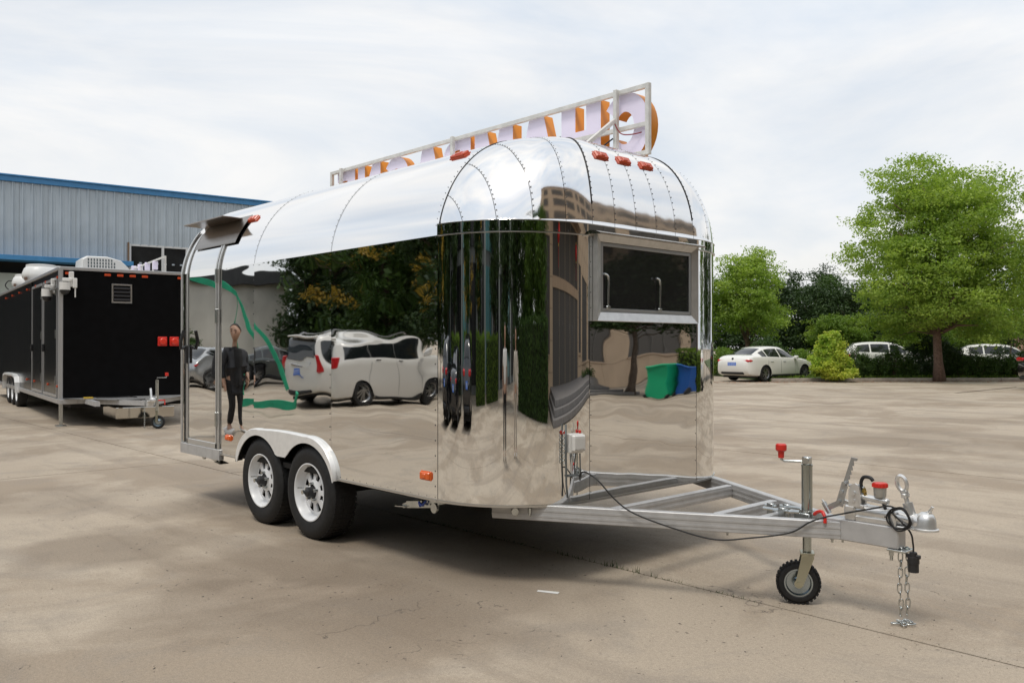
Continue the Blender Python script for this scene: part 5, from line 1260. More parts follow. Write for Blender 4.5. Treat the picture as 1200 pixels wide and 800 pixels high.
def slab(x0, x1, z0, z1):
    k = (round(x1-x0, 3), round(z1-z0, 3))
    if k not in slab_me:
        q = MB(); q.box((.006, -.06, .006), (x1-x0-.006, .0, z1-z0-.006), 0, .004); o = q.build('stone_slab', stone, OB); slab_me[k] = o
    else: o = inst(slab_me[k], OB)
    o.location = (x0, random.uniform(-.003, .003), z0)
zrow = 0.0; cnt = 0
for r_ in range(19):
    z0 = r_*.8; z1 = min(z0+.8, OH); x = -1.8+(.6 if r_ % 2 else 0)
    xs_ = [-1.8]; 
    while x < OL: 
        x += 2.4; xs_.append(min(x, OL))
    for a, b in zip(xs_[:-1], xs_[1:]):
        segs = [(a, b, z0, z1)]
        for (ox0, ox1, oz0, oz1) in openings:
            ns = []
            for (p, q, s0, s1) in segs:
                if q <= ox0 or p >= ox1 or s1 <= oz0 or s0 >= oz1: ns.append((p, q, s0, s1)); continue
                if p < ox0: ns.append((p, ox0, s0, s1))
                if q > ox1: ns.append((ox1, q, s0, s1))
                pm, qm = max(p, ox0), min(q, ox1)
                if s0 < oz0: ns.append((pm, qm, s0, oz0))
                if s1 > oz1: ns.append((pm, qm, oz1, s1))
            segs = ns
        for (p, q, s0, s1) in segs:
            if q-p > .03 and s1-s0 > .03 and cnt < 299: slab(p, q, s0, s1); cnt += 1
            elif q-p > .03 and s1-s0 > .03:
                slab(p, q, s0, s1)
for i, (x0, x1, z0, z1) in enumerate(openings):
    if i == 1: continue
    m = MB(); m.box((x0, -.10, z0), (x1, -.07, z1)); w_ = m.build('window', curtain if i in (0, 2, 3) else teal, OB)
    n = max(2, int((x1-x0)/1.2))
    for k in range(n+1): q = MB(); xx = lerp(x0+.03, x1-.03, k/n); q.box((xx-.03, -.07, z0), (xx+.03, -.03, z1)); q.build('mullion', mat('bronze_frame', (.09, .08, .07), .5), w_)
    q = MB(); q.box((x0, -.065, z1-.75), (x1, -.035, z1-.70)); q.build('transom', MATS['bronze_frame'], w_)
    q = MB(); q.box((x0-.08, -.07, z0-.10), (x1+.08, .06, z0), 0, .01); q.build('sill', stone2, w_)
x0, x1 = 3.2, 15.3
m = MB(); m.box((x0, -.14, .45), (x1, -.10, 5.0)); ent = m.build('entrance', dglass, OB)
for k in range(6): q = MB(); xx = lerp(x0+.05, x1-.05, k/5); q.box((xx-.05, -.10, .45), (xx+.05, .0, 5.0)); q.build('mullion', mat('tan_frame', (.30, .23, .15), .5), ent)
q = MB(); q.box((x0, -.095, 2.95), (x1, .01, 3.25)); q.build('transom', stone2, ent)
for k, xx in enumerate((5.6, 7.1, 10.1, 11.6)):
    q = MB(); q.tube([(xx, .03, 1.2), (xx, .06, 1.3), (xx, .06, 2.0), (xx, .03, 2.1)], .02, 8); q.build('door_handle', chrome, ent)
    q = MB(); q.box((xx+.15, -.098, 1.55), (xx+.40, -.092, 1.80)); q.build('door_sticker', white_plastic, ent)
m = MB(); m.box((2.6, -.05, 5.1), (15.9, 1.6, 5.35), 0, .02); m.build('porch_slab', stone2, OB)
m = MB(); m.box((-2.0, -9.2, OH), (OL+.2, .35, OH+.35), 0, .02); m.build('cornice', stone2, OB)
ST = mat('step_granite', (.20, .185, .175), .7, noise=(6, .15))
for k in range(3): m = MB(); m.box((2.4-.35*(2-k), .01, .15*k), (21.2+.35*(2-k), 6.2-.42*k, .15*(k+1)-.002), 0, .01); m.build('step', ST, OB)
# red lanterns under the porch
def off_pt(x, y, z): return (OFX+math.cos(OA)*x-math.sin(OA)*y, OFY+math.sin(OA)*x+math.cos(OA)*y, z)
def lantern(x, lab):
    p = off_pt(x, .9, 4.25); t = empty('lantern', lab, 'lantern', p, 0, 'red lanterns hanging under the office porch')
    m = MB(); m.sphere((0, 0, 0), .36, 16, 10, 0, (1, 1, .78)); m.build('shade', mat('lantern_silk', (.50, .02, .015), .5), t, smooth=True)
    m = MB(); m.cyl((0, 0, .25), (0, 0, .31), .14, 12); m.cyl((0, 0, -.31), (0, 0, -.25), .14, 12); m.build('collar', mat('gold_paper', (.55, .35, .06), .4), t)
    m = MB(); m.tube([(0, 0, -.31), (0, 0, -.85)], .045, 8); m.tube([(0, 0, .3), (0, 0, .86)], .008, 5); m.build('tassel', MATS['lantern_silk'], t)
lantern(5.0, 'red paper lantern hanging at the left end of the office porch'); lantern(13.3, 'red paper lantern hanging at the right end of the office porch')
# ------------------------------------------------------------------ grey columned workshop mirrored in the left of the corner panel
WK = empty('workshop', 'grey workshop front with tall columns and dark glass, mirrored in the corner panel', 'workshop', (-16, -20.5, 0), 0)
m = MB(); m.box((0, -8, 0), (39.6, -.3, 9.0)); m.build('wall', mat('workshop_wall', (.16, .17, .165), .6, noise=(.8, .2)), WK)
m = MB(); m.box((-.3, -8.3, 9.0), (39.9, .5, 9.5), 0, .03); m.build('parapet', mat('pale_grey', (.42, .43, .42), .6), WK)
for k in range(12):
    m = MB(); m.box((k*3.6, -.3, 0), (k*3.6+.62, .25, 9.0), 0, .02); m.build('column', mat('column_grey', (.34, .36, .34), .6, noise=(1, .08)), WK)
for k in range(11):
    for (z0, z1) in ((.3, 4.0), (4.5, 8.3)):
        m = MB(); m.box((k*3.6+.75, -.29, z0), (k*3.6+3.45, -.24, z1)); w_ = m.build('window', wglass if k % 3 else teal, WK)
        for f in (.33, .66): q = MB(); q.box((k*3.6+.75+2.7*f-.03, -.24, z0), (k*3.6+.75+2.7*f+.03, -.18, z1)); q.build('mullion', win_al if k % 2 else MATS['bronze_frame'], w_)
# distant salmon building behind the trees at the right
p = gp(1182, 88); PB = empty('apartment_block', 'salmon pink building glimpsed behind the trees on the right', 'building', (*p, 0), .62+.35)
m = MB(); m.box((-5, 0, 0), (9, 8, 3.4)); m.build('wall', mat('salmon_wall', (.52, .30, .22), .8, noise=(.6, .08)), PB)
m = MB(); m.box((-5.3, -.3, 3.4), (9.3, 8.3, 3.65)); m.build('parapet', stone2, PB)
for k in range(4): m = MB(); m.box((-4+k*3.2, -.06, 1.2), (-2.6+k*3.2, .02, 2.5)); m.build('window', wglass, PB)
# power line over the dark trees
m = MB()
a = Vector((*gp(870, 62), 6.4)); b = Vector((*gp(1120, 62), 6.3))
PL = empty('power_line', 'thin power lines running above the dark trees between two poles', 'power line', (0, 0, 0))
for dz in (0, .45):
    m = MB(); m.tube([a.lerp(b, t)+Vector((0, 0, dz-1.2*t*(1-t)*.4)) for t in np.linspace(0, 1, 9)], .025, 5); m.build('wire', cable_mat, PL)
for q in (a, b): m = MB(); m.cyl((q.x, q.y, 0), (q.x, q.y, q.z+.7), .11, 10); m.bar((q.x-.5, q.y, q.z+.3), (q.x+.5, q.y, q.z+.3), .08, .08); m.build('pole', mat('pole_concrete', (.3, .29, .27), .8), PL)

# ------------------------------------------------------------------ hedges, trees and bins that show in the mirror skin
hedge('tall thick hedge mirrored right of the two standing people', (12.8, -8.6), (12.4, -.7), 1.6, 2.0, 16000, .12, lm_hedge)
hedge('clipped yellow topped hedge mirrored behind the wheelie bins', (13.9, 19.4), (10.6, 22.6), 1.1, 1.25, 8000, .10, lm_mid)
hedge('low hedge mirrored below the office windows', (18.6, 14.2), (20.3, 22.5), 1.0, .55, 7000, .09, lm_hedge)
HL = [(-14.2, -10.2, 1.5), (-8.6, -5.0, 1.7), (-3.0, -.1, 1.7), (1.6, 4.6, 1.7), (5.4, 9.6, 1.7)]
HLN = ['hedge mirrored directly right of the minivan nose', 'hedge mirrored between the first two black cars', 'hedge mirrored left of the middle black SUV', 'hedge mirrored right of the middle black SUV', 'hedge mirrored left of the two standing people']
for (a, b, h), lb in zip(HL, HLN): hedge(lb, (a, -16.2), (b, -16.2), 1.2, h, 5200, .12, lm_mid, group='clipped hedges in front of the workshop')
gm = 'dense trees behind the parked cars, seen only in the mirror skin'
tr_ = [(-35.5, -21.2, 8.2, 2.4), (-31.0, -17.6, 8.8, 2.7), (-28.3, -18.5, 9.4, 2.9), (-24.6, -16.6, 9.0, 2.8), (-21.0, -17.6, 9.6, 2.9), (-17.6, -16.2, 9.2, 2.7), (-14.4, -17.4, 9.5, 2.6), (-11.4, -16.8, 8.6, 1.8), (-7.8, -17.6, 8.4, 1.6), (-2.0, -17.8, 8.0, 1.35), (2.6, -18.0, 8.2, 1.2), (8.6, -17.2, 8.6, 1.9), (-30, -24, 12, 3.8), (-22, -24, 12.5, 3.9), (-37, -25, 11, 3.4), (-14.5, -22, 11, 3.4), (11.2, -13.5, 8.5, 2.0), (12.8, -10.0, 8.4, 1.9), (15.2, -7.4, 9, 2.6), (-34, -24.5, 9.5, 2.6), (18.5, -11.5, 12, 3.8)]
for i, (x, y, H_, cr_) in enumerate(tr_):
    fl = i in (3, 5, 6, 9, 10)
    tt = tree('broadleaf_tree', ['leafy tree beside the cream shed, left end of the mirrored row', 'second tree of the mirrored row, behind the grey car', 'third tree of the mirrored row, left of the minivan', 'tree with yellow flower heads behind the minivan tail', 'tall tree mirrored above the minivan roof', 'yellow flowered tree mirrored above the minivan doors', 'yellow flowered tree mirrored beside the corner seam', 'slim tree in front of the workshop, leftmost', 'slim tree before the workshop above the black SUV', 'narrow yellow flowered tree in front of the workshop middle', 'narrowest yellow flowered tree before the workshop', 'slim tree at the right end of the workshop', 'tall back row tree behind the grey car', 'tall back row tree behind the minivan', 'back row tree behind the cream shed corner', 'back row tree at the left end of the workshop', 'dark tree left of the thick hedge, near the workshop', 'dark tree touching the left end of the thick hedge', 'large dark tree right behind the thick hedge', 'low tree at the left edge of the mirrored cream shed', 'tallest dark tree far behind the thick hedge'][i],
        (x, y), H_, cr_, .35 if i < 7 or i > 11 else 1.6, 420 if i < 7 or i > 11 else 270, 40, .22, [lm_hedge, lm_dark, lm_dark][i % 3], .14, gm, cs=.75, nblob=11)
    if fl:
        bl = [(RNG.normal()*cr_*.6, RNG.normal()*cr_*.4+cr_*.6, RNG.uniform(H_*.3, H_*.9), .5, .5, .4) for _ in range(20)]
        L_, _c = clumps(bl, 80, 30, .35, .6, .3); leaves('flower_heads', L_, .14, lm_flower, tt)
wl = [(13.6, -5.6, 7.6, 1.7), (13.4, -2.6, 8.2, 1.6), (14.6, -4.2, 9.2, 2.0)]
for (x, y, H_, cr_), lb in zip(wl, ('weeping dark green tree over the left part of the thick hedge', 'weeping dark green tree beside the office corner', 'taller tree between the two weeping trees above the thick hedge')):
    tree('willow_tree', lb, (x, y), H_, cr_, 1.2, 420, 46, .16, lm_willow, .16, None, cs=.6, flat=1.6, nblob=14)
tree('broadleaf_tree', 'spreading dark tree mirrored below the hatch window, in front of the office', (15.6, 19.6), 4.4, 2.6, 2.0, 420, 40, .17, lm_dark, .14, cs=.6, nblob=12)
tree('broadleaf_tree', 'tree beyond the office end, mirrored in the far corner panel', (12.5, 29.5), 7.5, 2.8, 1.2, 300, 40, .18, lm_mid, .14, cs=.7, nblob=11)
tree('broadleaf_tree', 'dense tree mirrored in the far corner behind the white SUV', (6.8, 33), 7.0, 2.8, .8, 300, 40, .18, lm_hedge, .14, cs=.7, nblob=11)
for (x, y, H_, cr_), lb in zip([(9.4, 33.5, 8.5, 2.6), (6.2, 37, 9, 2.8), (3.2, 35.5, 8.6, 2.6), (.4, 37.5, 8.8, 2.6), (-2.2, 38.5, 8.0, 2.2)], ('verge tree mirrored at the right rim, nearest the white SUV', 'second verge tree mirrored at the right rim', 'third verge tree mirrored at the right rim', 'fourth verge tree mirrored at the right rim', 'last verge tree mirrored at the right rim')):
    tree('broadleaf_tree', lb, (x, y), H_, cr_, .8, 300, 40, .2, lm_hedge, .14, 'verge trees outside the right edge of the view, mirrored in the far corner', cs=.7, nblob=11)
for (px, dep, H_, cr_), lb in zip([(800, 47, 6.6, 2.6), (745, 49, 6.4, 2.7), (690, 50, 6.6, 2.7), (630, 52, 6.2, 2.7), (570, 53, 6.4, 2.7), (510, 55, 6.2, 2.7)], ['first', 'second', 'third', 'fourth', 'fifth', 'sixth']):
    tree('broadleaf_tree', lb + ' tree from the light green one in the row hidden behind the steel trailer', gp(px, dep), H_, cr_, .6, 190, 40, .17, lm_mid, .12, 'trees in the row behind the steel trailer', cs=.7, nblob=10)
shrub('round_bush', 'dark bush mirrored at the foot of the rear door', (-33.5, -11.5, 0), 1.1, 1.1, 2.1, 200, 40, .14, lm_hedge, .3)
def bin_(label, loc, rz, mt, h=1.06):
    t = empty('wheelie_bin', label, 'bin', loc, rz)
    m = MB(); w0, d0, w1, d1 = .24, .24, .30, .36
    vs = [(-w0, -d0, .06), (w0, -d0, .06), (w0, d0, .06), (-w0, d0, .06), (-w1, -d1, h-.1), (w1, -d1, h-.1), (w1, d1, h-.1), (-w1, d1, h-.1)]
    m.add(vs, [(0, 1, 2, 3), (0, 1, 5, 4), (1, 2, 6, 5), (2, 3, 7, 6), (3, 0, 4, 7), (4, 5, 6, 7)]); m.box((-w1-.02, -d1-.02, h-.14), (w1+.02, d1+.02, h-.09), 0, .008)
    m.box((-.2, -.30, .2), (-.16, -.262, .85)); m.box((.16, -.30, .2), (.2, -.262, .85)); m.build('body', mt, t)
    m = MB(); m.box((-w1-.03, -d1-.04, h-.088), (w1+.03, d1+.06, h-.03), 0, .02); m.cyl((-w1, d1+.05, h-.06), (w1, d1+.05, h-.06), .022, 10); m.build('lid', mt, t)
    for sx in (-1, 1): m = MB(); m.cyl((sx*.22, .26, .1), (sx*.30, .26, .1), .10, 20); m.build('wheel', rubber, t)
    m = MB()
    for k in range(3): m.box((-.10, -.335-.02, .55+.1*k), (.10, -.315-.02, .60+.1*k))
    m.build('sticker', white_plastic, t); return t
gb_ = bin_('bright green wheelie bin mirrored low in the front panel', (13.25, 18.02, 0), OA+PI/2+.15, mat('bin_green', (.01, .42, .20), .45)); gb_.scale = (.84, .84, .84)
bb_ = bin_('blue wheelie bin mirrored beside the green one', (12.72, 18.3, 0), OA+PI/2+.15, mat('bin_blue', (.01, .09, .36), .45)); bb_.scale = (.84, .84, .84)
# green sling hung between poles near the grey car (mirrored left of the minivan)
gs = mat('green_webbing', (.01, .30, .16), .7, noise=(4, .2))
m = MB(); A_ = [(-16.8, -4.9, 2.9), (-15.8, -5.0, 3.35), (-14.8, -5.2, 3.1), (-13.9, -5.5, 2.95), (-13.0, -5.9, 2.6)]
def ribbon(mb, pts, w, th=.02):
    P = smooth_path(pts, 5)
    for i in range(len(P)-1): mb.bar(P[i], P[i+1]+(P[i+1]-P[i])*.05, th, w)
GS = empty('green_sling', 'loose green webbing sling and netting hanging, mirrored left of the minivan', 'sling', (-.75, .78, 0))
ribbon(m, A_, .14); m.build('strap', gs, GS, smooth=False)
m = MB(); ribbon(m, [(-13.0, -5.9, 2.6), (-12.6, -6.1, 1.9), (-12.2, -6.4, 1.3), (-11.9, -6.6, .55)], .11); m.build('strap', gs, GS)
m = MB(); ribbon(m, [(-13.0, -5.9, 2.6), (-13.2, -6.0, 1.8), (-13.1, -6.2, 1.0), (-13.2, -6.4, .4)], .07); m.build('strap', gs, GS)
m = MB(); ribbon(m, [(-13.3, -6.4, .15), (-12.5, -6.6, .20), (-11.8, -6.8, .18), (-11.6, -6.8, .5)], .16, .05); m.build('net_bag', gs, GS)
m = MB(); m.tube([(-16.9, -4.9, 0), (-16.8, -4.9, 2.95)], .03, 8); m.build('pole', steel, GS); m = MB(); m.tube([(-14.75, -5.2, 0), (-14.8, -5.2, 3.15)], .03, 8); m.build('pole', steel, GS)
# ------------------------------------------------------------------ black trailer on the left
BA = R(-6.8)
BT = empty('box_trailer', 'long black box trailer with white rooftop air conditioner and silver edges', 'trailer', (-12.83, 1.31, 0), BA)
blackp = mat('black_panel', (.0035, .0035, .004), .45, 0, .08, noise=(6, .25)); blackg = mat('black_side_gloss', (.008, .009, .009), .22, .0, .28)
LB, WB_, ZB0, ZB1 = 12.5, 2.36, .50, 2.90
m = MB(); m.box((-.02, .05, ZB0), (0, WB_-.05, ZB1-.04)); m.build('front_panel', blackp, BT)
xs_ = [-LB, -11.0, -9.5, -8.0, -6.5, -5.1, -3.7]
for a, b in zip(xs_[:-1], xs_[1:]): m = MB(); m.grid(lambda u, v: (u, .0+.002*math.sin(PI*(u-a)/(b-a)), v), [lerp(a+.002, b-.002, i/8) for i in range(9)], [ZB0, 1.3, 2.0, ZB1-.04]); m.build('side_panel', blackg, BT, smooth=True, fix=False)
m = MB(); m.box((-LB, .02, ZB0), (-.03, WB_, ZB1-.05)); m.build('body', blackp, BT)
edge = mat('edge_aluminium', (.50, .50, .50), .35, .6)
m = MB(); m.box((-.06, -.02, ZB0-.02), (.015, .055, ZB1+.0), 0, .01); m.build('corner_post', edge, BT); m = MB(); m.box((-.06, WB_-.055, ZB0-.02), (.015, WB_+.02, ZB1), 0, .01); m.build('corner_post', edge, BT)
m = MB(); m.box((-.05, .0, ZB1-.05), (.02, WB_, ZB1+.01), 0, .008); m.build('top_rail', edge, BT); m = MB(); m.box((-LB, -.02, ZB1-.05), (-.05, .05, ZB1+.01), 0, .008); m.build('top_rail', edge, BT)
m = MB(); m.box((-LB, .03, ZB1-.045), (-.055, WB_, ZB1)); m.build('roof', edge, BT)
m = MB(); m.box((-.05, -.02, ZB0-.10), (.10, WB_+.02, ZB0-.005), 0, .008); m.build('base_rail', edge, BT); m = MB(); m.box((-LB, -.02, ZB0-.10), (-.06, .05, ZB0-.005), 0, .008); m.build('base_rail', edge, BT)
# two narrow doors near the front corner of the long side
for a, b in ((-3.6, -2.05), (-1.92, -.22)):
    m = MB(); m.box((a+.06, -.008, ZB0+.06), (b-.06, .015, ZB1-.22)); d_ = m.build('door', blackg, BT)
    m = MB(); m.box((a+.015, -.018, ZB0+.01), (a+.05, .01, ZB1-.17)); m.box((b-.05, -.018, ZB0+.01), (b-.015, .01, ZB1-.17)); m.box((a+.05, -.022, ZB1-.22), (b-.05, .01, ZB1-.17)); m.box((a+.05, -.022, ZB0+.01), (b-.05, .01, ZB0+.06)); m.build('door_frame', edge, d_)
    m = MB(); m.box((a+.09, -.05, 1.35), (a+.12, -.008, 1.50), 0, .006); m.cyl((a+.10, -.045, 1.43), (a+.20, -.05, 1.43), .012, 8); m.build('door_handle', black_plastic, d_)
    for z in (.75, 1.6, 2.4): m = MB(); m.box((b-.075, -.04, z), (b-.045, -.022, z+.16)); m.build('hinge', zinc, d_)
# vent, sockets, lamps on the front
m = MB(); frame_ring(m, .90, 1.20, 2.30, 2.60, .03, .0, .02, .003); vt = m.build('vent_frame', alu, BT)
for k in range(4): m = MB(); m.bar((.012, .905, 2.335+.07*k), (.012, 1.195, 2.335+.07*k), .02, .035, 0, (.6, 0, .8)); m.build('vent_slat', mat('vent_dark', (.03, .03, .035), .5), vt)
for y in (1.78, 2.00):
    m = MB(); m.box((.0, y-.085, 1.46), (.05, y+.085, 1.64), 0, .01); s_ = m.build('socket', red_plastic, BT); m = MB(); m.lathe([(0, .07), (.05, .068), (.066, .055), (.07, 0)], (.045, y, 1.55), (1, 0, 0), 20); m.build('socket_cap', mat('red_cap', (.70, .04, .02), .3), s_, auto=30)
def mk(loc, on='front', parent=BT):
    m = MB()
    if on == 'front': m.box((.0, loc[1]-.055, loc[2]-.022), (.025, loc[1]+.055, loc[2]+.022), 0, .006)
    else: m.box((loc[0]-.03, -.03, loc[2]-.022), (loc[0]+.03, .0, loc[2]+.022), 0, .006)
    return m.build('marker_light', lm, parent)
for y in (.14, .80, 1.02, 1.24, 1.46, 2.12): mk((0, y, 2.79))
for x in (-.16, -1.6, -3.0, -4.4, -5.8, -7.2, -8.6): mk((x, 0, 2.72), 'side')
for x in (-.16, -1.3, -3.2, -4.4, -7.5): mk((x, 0, .72), 'side')
m = MB(); m.box((-3.62, -.015, 1.18), (-3.56, .0, 1.40)); m.build('side_tag', white_plastic, BT)
# cameras on brackets
def dome(x, y, z, sgn):
    m = MB(); m.box((x-.03, y-.03, z+.02), (x+.05, y+.05, z+.30), 0, .01); m.box((x+.02, y-.14, z+.12), (x+.07, y+.02, z+.18), 0, .01); m.cyl((x+.04, y-.10, z-.04), (x+.04, y-.10, z+.10), .09, 20); o = m.build('security_camera', white_plastic, BT, auto=35)
    m = MB(); m.sphere((x+.04, y-.10, z-.05), .082, 16, 8); m.build('camera_dome', black_plastic, o, smooth=True)
dome(.04, .17, 2.52, 1); dome(-.55, -.04, 2.42, 1)
m = MB(); m.box((.06, .20, 2.52), (.12, .27, 2.70), 0, .01); m.cyl((.09, .24, 2.35), (.09, .24, 2.54), .012, 8); m.build('antenna', white_plastic, BT)
m = MB(); m.bar((-.75, -.16, 2.46), (-.1, -.02, 2.52), .05, .01); m.build('bracket', steel, BT)
# rooftop air conditioner (grille face towards the viewer)
m = MB(); pf = [(.0, 0), (.02, .22), (.12, .28), (.55, .285), (.85, .22), (1.02, .08), (1.04, 0)]
vs = []; 
for s_, xx in ((0, -1.55), (.9, -1.50), (1, -.86), (.97, -.80)):
    for (a, b) in pf: vs.append((xx, .93+(a-.52)*.85*(.96 if s_ in (0, .97) else 1), ZB1+.03+b*(.93 if s_ in (0, .97) else 1)))
n = len(pf); fs = [(i*n+k, i*n+k+1, (i+1)*n+k+1, (i+1)*n+k) for i in range(3) for k in range(n-1)]+[tuple(range(n)), tuple(range(3*n, 4*n))]
m.add(vs, fs); acm = mat('aircon_white', (.70, .70, .68), .35); ac = m.build('air_conditioner', acm, BT, auto=40)
m = MB(); m.box((-1.5, .52, ZB1+.0), (-.83, 1.33, ZB1+.035)); m.build('ac_base', black_plastic, ac)
m = MB()
for r_ in range(3):
    for k in range(10 if r_ < 2 else 9): m.box((-.806, .60+.052*k, ZB1+.09+.062*r_), (-.796, .60+.052*k+.024, ZB1+.09+.062*r_+.046))
m.build('grille_slots', mat('grille_dark', (.10, .12, .13), .6), ac, kind='stuff')
# roof fans
for (x, y, r_, h_) in ((-5.6, .42, .40, .46), (-8.2, .42, .34, .40), (-7.6, 1.0, .36, .60)):
    m = MB(); m.lathe([(r_*.82, -.02), (r_*.86, h_*.25), (r_, h_*.38), (r_*1.02, h_*.55), (r_*.9, h_*.85), (r_*.72, h_), (0, h_*1.02)], (x, y, ZB1), (0, 0, 1), 28); f_ = m.build('roof_fan', acm, BT, auto=50)
    m = MB(); m.lathe([(r_*.70, h_+.03), (r_*.80, h_+.02), (r_*.80, h_-.03)], (x, y, ZB1), (0, 0, 1), 28); m.lathe([(0, h_+.05), (r_*.70, h_+.03)], (x, y, ZB1), (0, 0, 1), 28); m.build('fan_cap', acm, f_, auto=40)
    m = MB(); m.box((x+r_*.55, y-r_*.95, ZB1+.10), (x+r_*.75, y-r_*.8, ZB1+.17)); m.build('fan_clip', mat('brown_clip', (.15, .09, .06), .6), f_)
m = MB(); m.tube(smooth_path([(-8.6, .1, ZB1), (-8.65, -.02, ZB1+.15), (-8.6, .05, ZB1+.28), (-8.4, .15, ZB1+.25)], 5), .015, 6); m.build('fan_cable', cable_mat, BT)
# folded sign letters / rack on the roof
rk = MB(); rk.bar((-1.2, 1.45, ZB1+.10), (-.25, 1.90, ZB1+.33), .03, .03); rk.bar((-1.2, 1.45, ZB1+.02), (-.25, 1.90, ZB1+.02), .03, .03)
for t in (0, .33, .66, 1): a = Vector((-1.2, 1.45, 0)).lerp(Vector((-.25, 1.90, 0)), t); rk.bar((a.x, a.y, ZB1), (a.x, a.y, ZB1+lerp(.11, .34, t)), .03, .03, 0, (1, 0, 0))
rk = rk.build('folded_sign_rack', sf, BT)
for t, w_ in ((.12, .08), (.3, .10), (.5, .12), (.72, .13)):
    a = Vector((-1.2, 1.45, ZB1+.06)).lerp(Vector((-.25, 1.90, ZB1+.09)), t); m = MB(); m.box((a.x-.02, a.y-.05, a.z), (a.x+.02, a.y+.05, a.z+w_+.04), 0, .01); m.build('letter_piece', lav, rk)
# chassis
m = MB(); m.box((-.0, .35, .42), (1.35, .43, .50)); m.bar((0, .25, .455), (1.5, WB_/2-.04, .455), .06, .09); m.bar((0, WB_-.25, .455), (1.5, WB_/2+.04, .455), .06, .09); m.bar((.05, .0, .455), (.05, WB_, .455), .06, .08)
m.build('drawbar', frame_paint, BT)
m = MB(); m.box((-LB, .2, .32), (-.1, WB_-.2, .48)); m.build('chassis', dk, BT); m = MB(); m.box((-.1, .75, .16), (1.0, 1.75, .36), 0, .01); m.build('tool_tray', mirror_mat('tray_steel', 3, .0008, (1, 1, 1), (.5, .48, .44), .1), BT)
m = MB(); m.add([(.02, .0, .505), (1.0, .70, .505), (1.0, WB_-.7, .505), (.02, WB_, .505)], [(0, 1, 2, 3)]); m.build('drawbar_plate', edge, BT, fix=False)
for (x, y) in ((.02, .02), (.02, WB_-.03)):
    m = MB(); m.box((x-.03, y-.03, .02), (x+.03, y+.03, .42), 0, .004); m.box((x-.09, y-.09, .0), (x+.09, y+.09, .02), 0, .003); m.build('leg', zinc, BT)
m = MB(); m.box((1.25, WB_/2-.05, .40), (1.65, WB_/2+.05, .50), 0, .006); m.cyl((1.45, WB_/2, .52), (1.75, WB_/2, .52), .04, 14); m.sphere((1.80, WB_/2, .52), .055, 12, 8); m.cyl((1.72, WB_/2, .53), (1.66, WB_/2, .72), .02, 8); m.build('coupler', cpl_m, BT)
bj = (1.52, WB_/2+.14)
m = MB(); m.cyl((bj[0], bj[1], .28), (bj[0], bj[1], .86), .028, 14); m.tube([(bj[0], bj[1], .86), (bj[0], bj[1], .90), (bj[0]+.02, bj[1]+.15, .90), (bj[0]+.02, bj[1]+.16, .93)], .009, 6); m.build('jockey_stand', zinc, BT, auto=40)
m = MB(); m.lathe([(0, .06), (.03, .055), (.03, .0), (0, 0)], (bj[0]+.02, bj[1]+.16, .93), (0, 0, 1), 12); m.build('crank_knob', red_plastic, BT); m = MB(); m.tube([(bj[0]+.03, bj[1]+.02, .50), (bj[0]+.05, bj[1]+.12, .50), (bj[0]+.05, bj[1]+.12, .42)], .012, 6); m.build('clamp_handle', red_plastic, BT)
m = MB(); m.lathe([(.07, -.03), (.08, .03), (.105, .032), (.118, .0), (.105, -.032), (.08, -.03)], (bj[0], bj[1]+.02, .118), (.9, -.35, 0), 24); w_ = m.build('jockey_tyre', rubber, BT, auto=40); m = MB(); m.lathe([(0, .02), (.03, .015), (.06, .0), (.078, .022)], (bj[0], bj[1]+.02, .118), (.9, -.35, 0), 20); m.build('jockey_rim', rm, w_); m = MB(); m.bar((bj[0]+.045, bj[1]-.02, .118), (bj[0]+.03, bj[1]-.01, .32), .04, .005, 0, (1, 0, 0)); m.build('fork', MATS['yellow_zinc'], BT)
m = MB()
for k in range(11): c = (1.58, WB_/2-.08, .38-.034*k); m.loop([(c[0]+.010*math.sin(t)*(k % 2), c[1]+.010*math.sin(t)*((k+1) % 2), c[2]+.024*math.cos(t)) for t in np.linspace(0, 2*PI, 9)[:-1]], .004, 5)
m.build('safety_chain', zinc, BT, kind='stuff')
# three axles
for x in (-6.3, -7.15, -8.0):
    m = MB(); m.lathe([(.21, -.01), (.225, .004), (.30, .012), (.335, -.01), (.345, -.05), (.345, -.20), (.2, -.22)], (x, -.01, .345), (0, -1, 0), 36); w_ = m.build('wheel', rubber, BT, auto=40)
    m = MB(); m.lathe([(.21, 0), (.205, -.04), (.19, -.06), (.08, -.045), (.05, -.02), (.0, .0)], (x, -.01, .345), (0, -1, 0), 32); m.build('rim', white_paint, w_, auto=40)
m = MB(); pts = [(-8.5, .36), (-8.48, .60), (-8.35, .74), (-8.0, .79), (-6.3, .79), (-5.95, .74), (-5.82, .60), (-5.80, .36)]
vs = [(x, -.10, z) for x, z in pts]+[(x, .01, z) for x, z in pts]+[(x, -.10, z-.05 if 0 < i < 7 else z) for i, (x, z) in enumerate(pts)]; n = 8
m.add(vs, [(i, i+1, n+i+1, n+i) for i in range(n-1)]+[(i, i+1, 2*n+i+1, 2*n+i) for i in range(n-1)]); m.build('fender', MATS['fender_alu'], BT, fix=False)
m = MB(); m.tube(smooth_path([(.3, .55, .52), (.45, .8, .52), (.3, 1.1, .515), (.55, 1.2, .515)], 5), .010, 6); m.build('loose_cable', cable_mat, BT); m = MB(); m.box((.25, .35, .505), (.38, .50, .53), 0, .005); m.build('latch', mat('yellow_tag', (.5, .33, .03), .5), BT)
